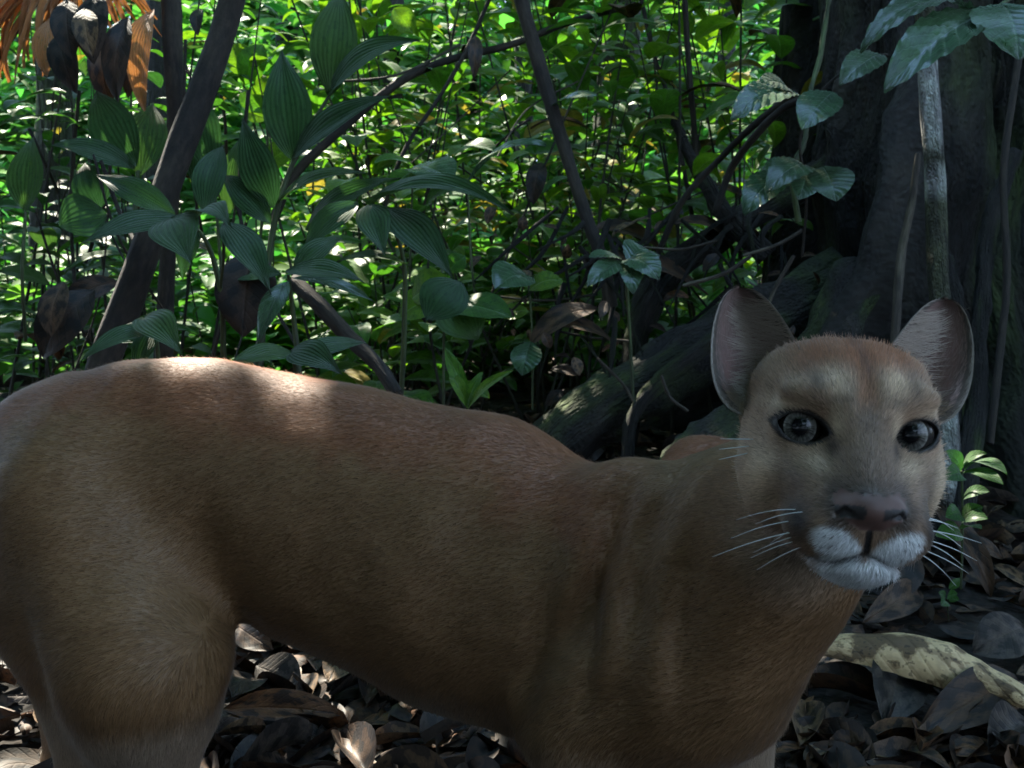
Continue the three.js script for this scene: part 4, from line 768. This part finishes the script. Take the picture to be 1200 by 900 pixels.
// ---- saplings of the middle ground
const place = p => { const [x, y] = project(p); return x < 120 ? 'under the dead palm frond' : x < 230 ? 'behind the leaning dark stem' : x < 360 ? 'among the young palms' : x < 520 ? 'under the arching liana' : x < 660 ? 'behind the slender leaning stem' : x < 780 ? 'before the mossy trunk' : 'beside the root tangle'; };
function sapling(name, foot_, h, n, L, mats, kind, lean) {
  const mid_ = foot_.clone().add(V(lean * h * 0.5, h * 0.5, 0));
  const label = `${h < 0.95 ? 'low' : h < 1.55 ? 'waist-high' : 'tall'} ${Math.abs(lean) < 0.12 ? 'upright' : lean > 0 ? 'tree-ward leaning' : 'frond-ward leaning'} sapling with ${n < 20 ? 'few' : 'many'} ${L < 0.15 ? 'small' : 'large'} ${kind === 'lance' ? 'narrow' : 'oval'} leaves ${place(mid_)}`;
  const t = thing(name, label, 'sapling', null, 'saplings of the undergrowth'), top = foot_.clone().add(V(lean * h, h, gauss() * 0.1 * h)), mid = foot_.clone().lerp(top, 0.5).add(V(gauss() * 0.06, 0, gauss() * 0.06));
  const cv = new THREE.CatmullRomCurve3([foot_, mid, top]); part('stem', tubeGeo([foot_, mid, top], [0.006, 0.004, 0.0016], { seg: 10, rad: 6, rough: 0.05 }), M.stem, t);
  for (let i = 0; i < n; i++) {
    const f = lerp(0.25, 1, Math.pow((i + rnd() * 0.6) / n, 0.8)), p = cv.getPoint(Math.min(1, f)), a = i * 2.4 + rnd() * 0.8, d = V(Math.cos(a), rr(-0.35, 0.45), Math.sin(a)).normalize(), l = L * rr(0.7, 1.25), st = rr(0.02, 0.10);
    const b = p.clone().addScaledVector(d, st); addLeaf(t, b, b.clone().addScaledVector(d, l), l * blades[kind][0].W * rr(0.85, 1.2), rr(-5, 35), kind, rnd() < 0.05 ? M.yellow : rnd() < 0.03 ? M.dead[2] : mats[Math.floor(rnd() * mats.length)]);
  }
}
{
  reseed(31337);
  const bright = [M.broad[0], M.broad[2], M.broad[1]];
  for (let i = 0; i < 70; i++) {
    const d = rr(2.9, 5.2), px = rr(370, 900), g = P(px, 430, d), f = onGround(g.x, g.z, -0.02), k = i % 3;
    sapling('sapling', f, rr(0.5, 2.1), Math.round(rr(18, 28)), rr(0.11, 0.19), bright, ['oval', 'lance', 'oval'][k], gauss() * 0.45);
  }
  for (let i = 0; i < 30; i++) {
    const d = rr(3.3, 5.6), px = rr(440, 900), g = P(px, 430, d), f = onGround(g.x, g.z, -0.02);
    sapling('sapling', f, rr(1.5, 2.7), Math.round(rr(16, 26)), rr(0.17, 0.25), [M.broad[2], M.broad[0]], i % 3 ? 'oval' : 'lance', gauss() * 0.35);
  }
  for (let i = 0; i < 34; i++) {
    const d = rr(2.6, 4.6), px = rr(-80, 215), g = P(px, 430, d), f = onGround(g.x, g.z, -0.02);
    sapling('sapling', f, rr(0.5, 2.0), Math.round(rr(12, 20)), rr(0.10, 0.17), [M.broad[3], M.broad[1], M.palm[2]], i % 2 ? 'oval' : 'lance', gauss() * 0.2);
  }
}
// ================================================================ stems, lianas and twigs
function stick(name, label, cat, pts, rad, mat, o = {}) { const m = part(name, tubeGeo(pts.map(q => P(...q)), rad, { rad: o.rad ?? 9, rough: o.rough ?? 0.12, color: o.color, seed: o.seed, uvl: 5 }), mat); return tag(m, label, cat, o.group); }
stick('leaning_stem', 'thick dark leaning stem rising behind the puma rump', 'stem', [[290, -80, 2.0], [264, 30, 2.0], [238, 105, 1.98], [206, 190, 1.95], [178, 275, 1.92], [150, 350, 1.9], [124, 415, 1.88], [104, 490, 1.86]], [.026, .026, .027, .028, .028, .029, .030, .032], M.twig, { rad: 12 });
stick('dark_stem', 'upright dark stem under the dead palm frond', 'stem', [[198, -60, 2.5], [203, 60, 2.5], [206, 130, 2.5], [200, 230, 2.5], [192, 420, 2.5]], [.026, .024, .022, .02, .024], M.twig);
stick('slender_stem', 'slender dark stem leaning across the sunlit undergrowth', 'stem', [[600, -40, 2.7], [622, 40, 2.7], [648, 130, 2.68], [668, 195, 2.65], [690, 262, 2.62], [705, 302, 2.6], [716, 360, 2.6]], [.020, .020, .020, .019, .018, .018, .018], M.twig);
stick('liana', 'dark liana arching up from the palms towards the slender stem', 'liana', [[318, 262, 2.9], [345, 205, 2.9], [400, 152, 2.9], [470, 95, 2.95], [520, 72, 3.0], [600, 52, 3.05], [668, 26, 3.1], [745, 5, 3.1]], [.014, .014, .013, .013, .012, .011, .010, .009], M.twig);
stick('liana', 'thin crooked liana climbing from the seedlings to the treetops', 'liana', [[442, 300, 2.75], [456, 222, 2.75], [480, 165, 2.75], [512, 118, 2.78], [545, 62, 2.8], [582, -20, 2.8]], .006, M.twig);
stick('liana', 'thin dark liana hanging straight down beside the mossy trunk', 'liana', [[800, -40, 3.0], [806, 60, 3.0], [812, 130, 3.0], [822, 210, 2.98], [880, 285, 2.9]], .009, M.twig);
stick('liana', 'dark liana leaning out from the root tangle to the creeper leaves', 'liana', [[770, 300, 2.7], [800, 235, 2.65], [840, 190, 2.6], [880, 150, 2.5], [932, 108, 2.4]], .009, M.twig);
stick('liana', 'forked branch curving up through the gap beside the buttress tree', 'liana', [[838, 250, 2.6], [856, 200, 2.58], [880, 165, 2.5], [920, 125, 2.42], [942, 116, 2.38]], .010, M.twig);
stick('liana', 'thin liana crossing the thicket in front of the mossy trunk', 'liana', [[748, -20, 3.2], [765, 60, 3.2], [785, 120, 3.15], [800, 190, 3.1], [812, 260, 3.0]], .007, M.twig);
stick('broken_branch', 'broken dark branch leaning down to the puma back', 'branch', [[345, 330, 1.95], [372, 355, 1.9], [410, 395, 1.85], [440, 425, 1.8], [466, 462, 1.75]], [.016, .016, .015, .014, .012], M.twig);
const lich = (t, a, p) => { const n = fbm(p.x * 26, p.y * 11, p.z * 26, 3) + 0.12 * noise(p.x * 90, p.y * 60, p.z * 90), w = smooth(0.10, 0.16, n); return [lerp(0.075, 0.48, w), lerp(0.080, 0.50, w), lerp(0.045, 0.50, w)]; };
stick('liana', 'straight liana spotted with white lichen in front of the buttress tree', 'liana', [[1080, -60, 2.35], [1088, 100, 2.35], [1096, 220, 2.35], [1100, 330, 2.33], [1108, 460, 2.3], [1112, 600, 2.25]], [.024, .023, .024, .024, .026, .028], M.bark, { rad: 12, color: lich });
stick('liana', 'thin bare grey-green stick leaning on the buttress root', 'liana', [[1076, 180, 2.25], [1068, 240, 2.25], [1056, 300, 2.25], [1050, 380, 2.22], [1044, 480, 2.2]], [.007, .009, .011, .010, .010], M.greyTwig);
stick('liana', 'knotted mossy rope vine hanging against the tree trunk', 'liana', [[976, -30, 2.45], [962, 60, 2.45], [950, 110, 2.42], [942, 170, 2.4], [928, 200, 2.4], [936, 260, 2.42]], .0065, M.greenStem, { rough: 0.6, seed: 8 });
stick('liana', 'dark aerial root running down the far side of the buttress', 'liana', [[1195, 60, 2.5], [1176, 200, 2.45], [1180, 330, 2.4], [1170, 430, 2.35], [1160, 520, 2.3]], .009, M.twig);
{
  reseed(55);
  const tw = (pts, r, m) => stick('twig', `${r < 0.003 ? 'hair-thin' : r < 0.0042 ? 'thin' : 'stout'} ${m === M.twig ? 'dark' : 'grey'} ${Math.abs(pts[2][0] - pts[0][0]) < Math.abs(pts[2][1] - pts[0][1]) ? 'upright' : 'slanting'} bare twig ${place(P(...pts[1]))}`, 'twig', pts, r, m, { rad: 6, group: 'bare twigs in the undergrowth' });
  for (let i = 0; i < 46; i++) { const x = rr(380, 900), y = rr(40, 400), d = rr(2.6, 4.5), a = rr(-1.2, 1.2) + (rnd() < 0.5 ? 1.57 : 0), l = rr(60, 190), c = Math.cos(a) * l, s = Math.sin(a) * l; tw([[x, y, d], [x + c * 0.5 + rr(-15, 15), y + s * 0.5 + rr(-15, 15), d + rr(-0.1, 0.1)], [x + c, y + s, d + rr(-0.2, 0.2)]], rr(0.0018, 0.005), rnd() < 0.75 ? M.twig : M.greyTwig); }
  for (let i = 0; i < 26; i++) { const x = rr(-20, 330), y = rr(40, 420), d = rr(2.0, 3.6), a = rr(1.0, 2.1), l = rr(80, 260), c = Math.cos(a) * l, s = Math.sin(a) * l; tw([[x, y, d], [x + c * 0.5 + rr(-15, 15), y + s * 0.5, d], [x + c, y + s, d + rr(-0.2, 0.2)]], rr(0.002, 0.006), M.twig); }
  for (const [pts, r, m] of [[[[840, 282, 2.6], [800, 292, 2.6], [755, 290, 2.6]], .004, M.greyTwig], [[[930, 300, 2.4], [905, 345, 2.38], [890, 392, 2.35]], .005, M.greyTwig], [[[775, 440, 2.2], [785, 465, 2.2], [806, 482, 2.2]], .004, M.greyTwig], [[[700, 420, 2.3], [730, 450, 2.3], [742, 470, 2.3]], .004, M.greyTwig], [[[880, 300, 2.5], [850, 320, 2.5], [800, 335, 2.5]], .006, M.greyTwig], [[[940, 270, 2.6], [915, 285, 2.6], [870, 300, 2.55]], .005, M.greyTwig], [[[640, 385, 2.7], [690, 395, 2.7], [740, 400, 2.65]], .004, M.greyTwig], [[[560, 345, 2.9], [640, 352, 2.9], [700, 345, 2.9]], .004, M.greyTwig]]) stick('twig', `${r > 0.0045 ? 'stout' : 'thin'} pale bare twig ${pts[0][0] > 860 ? 'leaning by the creeper' : pts[0][0] > 760 ? 'lying on the upper mossy root' : pts[0][0] > 680 ? 'sticking up from the fallen root' : 'stretched through the seedlings'}`, 'twig', pts, r, m, { rad: 6, group: 'pale twigs on the roots' });
}
// ---- dead palm frond and withered leaves at the top of the picture
{
  reseed(66);
  const t = thing('dead_palm_frond', 'dead orange-brown palm frond hanging in a patch of sun', 'frond');
  part('stem', tubeGeo([P(-60, 140, 2.6), P(0, 60, 2.6), P(70, -40, 2.6)], .012, { rough: 0.1 }), M.twig, t);
  for (let i = 0; i < 44; i++) { const f = i / 43; addLeaf(t, P(lerp(70, 120, f) + rr(-12, 12), -45 + rr(-10, 20), 2.6 + rr(-0.05, 0.05)), P(lerp(-50, 190, f), lerp(150, 20, Math.sqrt(f)) + rr(-20, 25), 2.55 + rr(-0.1, 0.1)), rr(5, 11) / FPX * 2.6, rr(30, 85), 'lance', M.frond, 'leaflet'); }
  const w = (rows, lab, grp) => rows.forEach(q => { const o = addLeaf(scene, P(q[0], q[1], q[4]), P(q[2], q[3], q[4] - 0.05), q[5] / FPX * q[4], 75, 'lance', q[6]); o.name = numbered('withered_leaf'); tag(o, `${q[5] > 33 ? 'broad' : 'narrow'} ${q[6] === M.frond ? 'orange-brown' : ['dark brown', 'grey-brown', 'tan', 'blackish', 'slate grey', 'straw-coloured'][M.dead.indexOf(q[6])]} ${lab}`, 'leaf', grp); });
  w([[115, -10, 110, 75, 2.3, 44, M.dead[4]], [80, 0, 85, 70, 2.3, 36, M.dead[3]], [150, 20, 138, 120, 2.35, 34, M.dead[3]], [180, 10, 170, 130, 2.4, 30, M.frond], [165, 40, 150, 115, 2.45, 26, M.dead[0]], [235, 10, 232, 42, 2.3, 16, M.dead[3]], [70, 40, 90, 110, 2.4, 34, M.dead[3]], [120, 50, 130, 130, 2.45, 30, M.dead[2]], [60, 20, 55, 90, 2.45, 30, M.frond], [100, 10, 108, 66, 2.25, 30, M.dead[5]]], 'withered leaf hanging under the dead palm frond', 'withered leaves under the frond');
  w([[558, 42, 556, 92, 2.7, 17, M.dead[0]], [634, 190, 625, 240, 2.9, 24, M.dead[3]]], 'dry leaf dangling in the thicket by the slender stem', 'dry leaves dangling by the slender stem');
  w([[295, 290, 285, 395, 1.85, 70, M.dead[3]], [75, 330, 60, 395, 2.0, 34, M.dead[1]], [110, 340, 50, 420, 2.05, 60, M.dead[3]], [140, 330, 70, 360, 2.1, 30, M.dead[0]]], 'dead leaf caught among the palm seedlings', 'dead leaves caught among the seedlings');
}
// ---- brown fallen palm leaves on the roots
{
  const rows = [[830, 345, 690, 300, 2.75, 40], [700, 360, 620, 405, 2.6, 34], [780, 300, 690, 270, 2.9, 40], [860, 300, 790, 262, 2.9, 34], [720, 400, 640, 380, 2.65, 30]];
  for (const q of rows) { const o = addLeaf(scene, P(q[0], q[1], q[4]), P(q[2], q[3], q[4] - 0.1), q[5] / FPX * q[4], 35, 'lance', M.dead[q[5] > 34 ? 0 : 1]); o.name = numbered('fallen_palm_leaf'); tag(o, 'long brown fallen leaf draped over the root tangle', 'leaf', 'brown leaves over the root tangle'); }
}
{
  reseed(515);
  for (let i = 0; i < 60; i++) { const x = rr(560, 960), y = rr(250, 470), d = 2.5 + (x - 560) * 0.0007 + rr(-0.12, 0.15), a = rnd() * 6.283, l = rr(14, 42), c = [0, 1, 1, 2, 3, 5][Math.floor(rnd() * 6)];
    const o = addLeaf(scene, P(x, y, d), P(x + Math.cos(a) * l, y + Math.sin(a) * l * 0.6, d + rr(-0.06, 0.06)), l * 0.4 / FPX * d, rr(10, 80), rnd() < 0.5 ? 'oval' : 'lance', M.dead[c]); o.name = numbered('fallen_leaf');
    tag(o, `${l < 28 ? 'small' : 'large'} ${['dark brown', 'grey-brown', 'tan', 'blackish', '', 'straw-coloured'][c]} dead leaf caught ${x < 660 ? 'among the stems before the mossy root' : x < 760 ? 'on the fallen mossy root' : x < 860 ? 'in the root tangle' : 'against the buttress root'}`, 'leaf', 'dead leaves caught in the root tangle'); }
}
// ================================================================ leaf litter
const litter = [];
for (let i = 0; i < 7; i++) litter.push(bladeGeo(1, [0.42, 0.36, 0.5, 0.3, 0.55, 0.4, 0.46][i], { nu: 9, nv: 6, fold: [0.3, -0.3, 0.5, 0.2, -0.2, 0.6, 0.1][i], droop: [0.3, -0.25, 0.5, -0.4, 0.2, 0.1, -0.15][i], wave: 0.06, seed: i * 2.3 + 5, jag: i % 2 ? 0.25 : 0, twist: [0.5, -0.6, 0.2, 0.8, -0.3, 0, 0.4][i], curl: [0, 0.25, -0.3, 0.3, 0, -0.35, 0.15][i] }));
{
  reseed(2024);
  const cand = [];
  for (let i = 0; i < 5200; i++) {
    const d = 1.15 + Math.pow(rnd(), 1.5) * 5, x = rr(-0.62, 0.62) * d, p = onGround(x, -d, rr(0.0, 0.035)), s = rr(0.05, 0.125) * (rnd() < 0.10 ? 1.4 : 1), a = rnd() * 6.283, q = project(p);
    if (x < 0.15 && d < 1.55) { if (rnd() < 0.3) continue; }
    if (q[0] > 940 && q[1] > 735 && q[1] < 850) p.y -= 0.03;
    const up = V(gauss() * 0.42, 1, gauss() * 0.42).normalize(), dir = V(Math.cos(a), gauss() * 0.2, Math.sin(a));
    const seen = q[0] > -20 && q[0] < 1220 && q[1] < 920 && !(q[1] > 480 && q[1] < 720 && q[0] < 900) && !(q[0] > 500 && q[0] < 900 && q[1] > 560);
    cand.push({ p, dir, up, s, g: Math.floor(rnd() * 7), m: [0, 0, 0, 1, 1, 2, 3, 3, 4, 5][Math.floor(rnd() * 10)], size: (seen ? 1 : 0.001) * s / q[2] });
  }
  cand.sort((a, b) => b.size - a.size);
  cand.slice(0, 290).forEach(c => {
    const m = new THREE.Mesh(litter[c.g], M.dead[c.m]); m.name = numbered('fallen_leaf'); m.position.copy(c.p); m.quaternion.setFromRotationMatrix(basis(c.dir, c.up)); m.scale.setScalar(c.s); m.castShadow = m.receiveShadow = true; scene.add(m);
    const k = ['dark brown', 'grey-brown', 'tan', 'blackish', 'slate grey', 'pale straw'][c.m];
    const [qx, qy] = project(c.p), where = qy > 640 && qx < 235 ? 'behind the puma hind leg' : qy > 640 && qx < 560 ? 'under the puma belly' : qx > 850 && qy > 730 ? 'beside the rolled pale leaf' : qx > 850 && qy > 600 ? 'near the green seedling' : qx > 560 ? 'at the mossy roots' : 'behind the puma back';
    tag(m, `${c.s < 0.11 ? 'small' : c.s < 0.15 ? 'middling' : 'large'} ${['folded', 'arched', 'cupped', 'twisted', 'broad', 'crumpled', 'wavy'][c.g]} ${k} dead leaf lying ${where}`, 'leaf', 'dead leaves of the forest floor litter');
  });
  const rest = cand.slice(290);
  for (let k = 0; k < 7; k++) {
    const list = rest.filter(c => c.g === k), im = new THREE.InstancedMesh(litter[k], M.litter ??= new THREE.MeshPhysicalMaterial({ color: 0xffffff, map: deadMap, roughness: 0.8, side: THREE.DoubleSide, clearcoat: 0.15, clearcoatRoughness: 0.45 }), list.length);
    im.name = numbered('leaf_litter'); list.forEach((c, i) => { im.setMatrixAt(i, basis(c.dir, c.up).scale(V(c.s, c.s, c.s)).setPosition(c.p)); im.setColorAt(i, M.dead[c.m].color.clone()); });
    tag(im, 'bed of small dead leaves covering the forest floor', 'leaf litter', null, 'stuff'); im.castShadow = im.receiveShadow = true; scene.add(im);
  }
}
{ // the big rolled pale leaf and its neighbours
  const nu = 36, nv = 14, pos = [], uv = [], idx = [], A = G(962, 762, 0.075), B = G(1215, 815, 0.07), ax = B.clone().sub(A), L = ax.length(), X = ax.clone().normalize(), Z = V(0, 1, 0).cross(X).normalize().negate(), Y = X.clone().cross(Z).normalize(); if (Y.y < 0) Y.negate();
  for (let i = 0; i <= nu; i++) for (let j = 0; j <= nv; j++) {
    const t = i / nu, s = j / nv, r = 0.040 * Math.pow(Math.sin(Math.PI * clamp(0.10 + t * 0.86)), 0.6) * (1 + 0.16 * noise(t * 5, 3, 1) + 0.07 * noise(t * 16, s * 4, 2)), open = lerp(0.85, 1.1, t) - 0.55 * Math.exp(-Math.pow((t - 0.42) / 0.09, 2)) * smooth(0.5, 0.75, 1 - s);
    const a = lerp(-1.9, 1.9, s) * open, c = A.clone().addScaledVector(X, t * L).addScaledVector(Y, Math.cos(a) * r + 0.012 * Math.sin(t * 4)).addScaledVector(Z, Math.sin(a) * r + 0.01 * noise(t * 4, s * 2, 3));
    pos.push(c.x, c.y, c.z); uv.push(t, s);
  }
  for (let i = 0; i < nu; i++) for (let j = 0; j < nv; j++) { const a = i * (nv + 1) + j, b = a + nv + 1; idx.push(a, a + 1, b, a + 1, b + 1, b); }
  const g = new THREE.BufferGeometry(); g.setAttribute('position', new THREE.Float32BufferAttribute(pos, 3)); g.setAttribute('uv', new THREE.Float32BufferAttribute(uv, 2)); g.setIndex(idx); g.computeVertexNormals();
  tag(part('rolled_leaf', g, M.pale), 'large pale rolled-up dead leaf on the dark litter beside the puma', 'leaf');
  const big = (x, y, tx, ty, h, ht, w, roll, m, label) => { const a = G(x, y, h), o = addLeaf(scene, a, G(tx, ty, ht), w / FPX * project(a)[2], roll, 'oval', m); o.name = numbered('fallen_leaf'); tag(o, label, 'leaf'); };
  big(1052, 768, 1036, 850, 0.06, 0.02, 66, 55, M.dead[4], 'dark purple-grey dead leaf propped against the rolled pale leaf');
  big(1195, 800, 1075, 862, 0.05, 0.03, 60, 50, M.dead[0], 'wide dark brown dead leaf below the rolled pale leaf');
  big(1200, 735, 1140, 765, 0.06, 0.04, 56, 50, M.dead[4], 'crumpled slate-grey dead leaf above the rolled pale leaf');
  big(1175, 655, 1128, 628, 0.05, 0.10, 18, 55, M.dead[1], 'narrow brown dead leaf leaning beside the green seedling');
  big(1210, 690, 1165, 662, 0.05, 0.08, 16, 60, M.dead[5], 'pale narrow dead leaf leaning on the litter near the buttress');
  big(1010, 730, 1075, 690, 0.04, 0.06, 40, 60, M.dead[1], 'brown dead leaf standing on edge below the puma chin');
  big(1060, 640, 1040, 710, 0.12, 0.04, 50, 65, M.dead[3], 'blackish dead leaf hanging behind the puma chin');
  big(300, 780, 352, 806, 0.05, 0.03, 56, 50, M.dead[4], 'slate-grey dead leaf between the hind leg and belly of the puma');
  big(262, 832, 400, 838, 0.04, 0.03, 40, 45, M.dead[2], 'tan dead leaf on the litter under the belly of the puma');
  big(280, 735, 320, 762, 0.05, 0.05, 34, 60, M.dead[1], 'grey-brown dead leaf tucked behind the hind leg of the puma');
  big(1090, 590, 1160, 700, 0.2, 0.05, 30, 70, M.dead[0], 'dark dead leaf drooping from the buttress root by the seedling');
}
renderer.render(scene, camera);
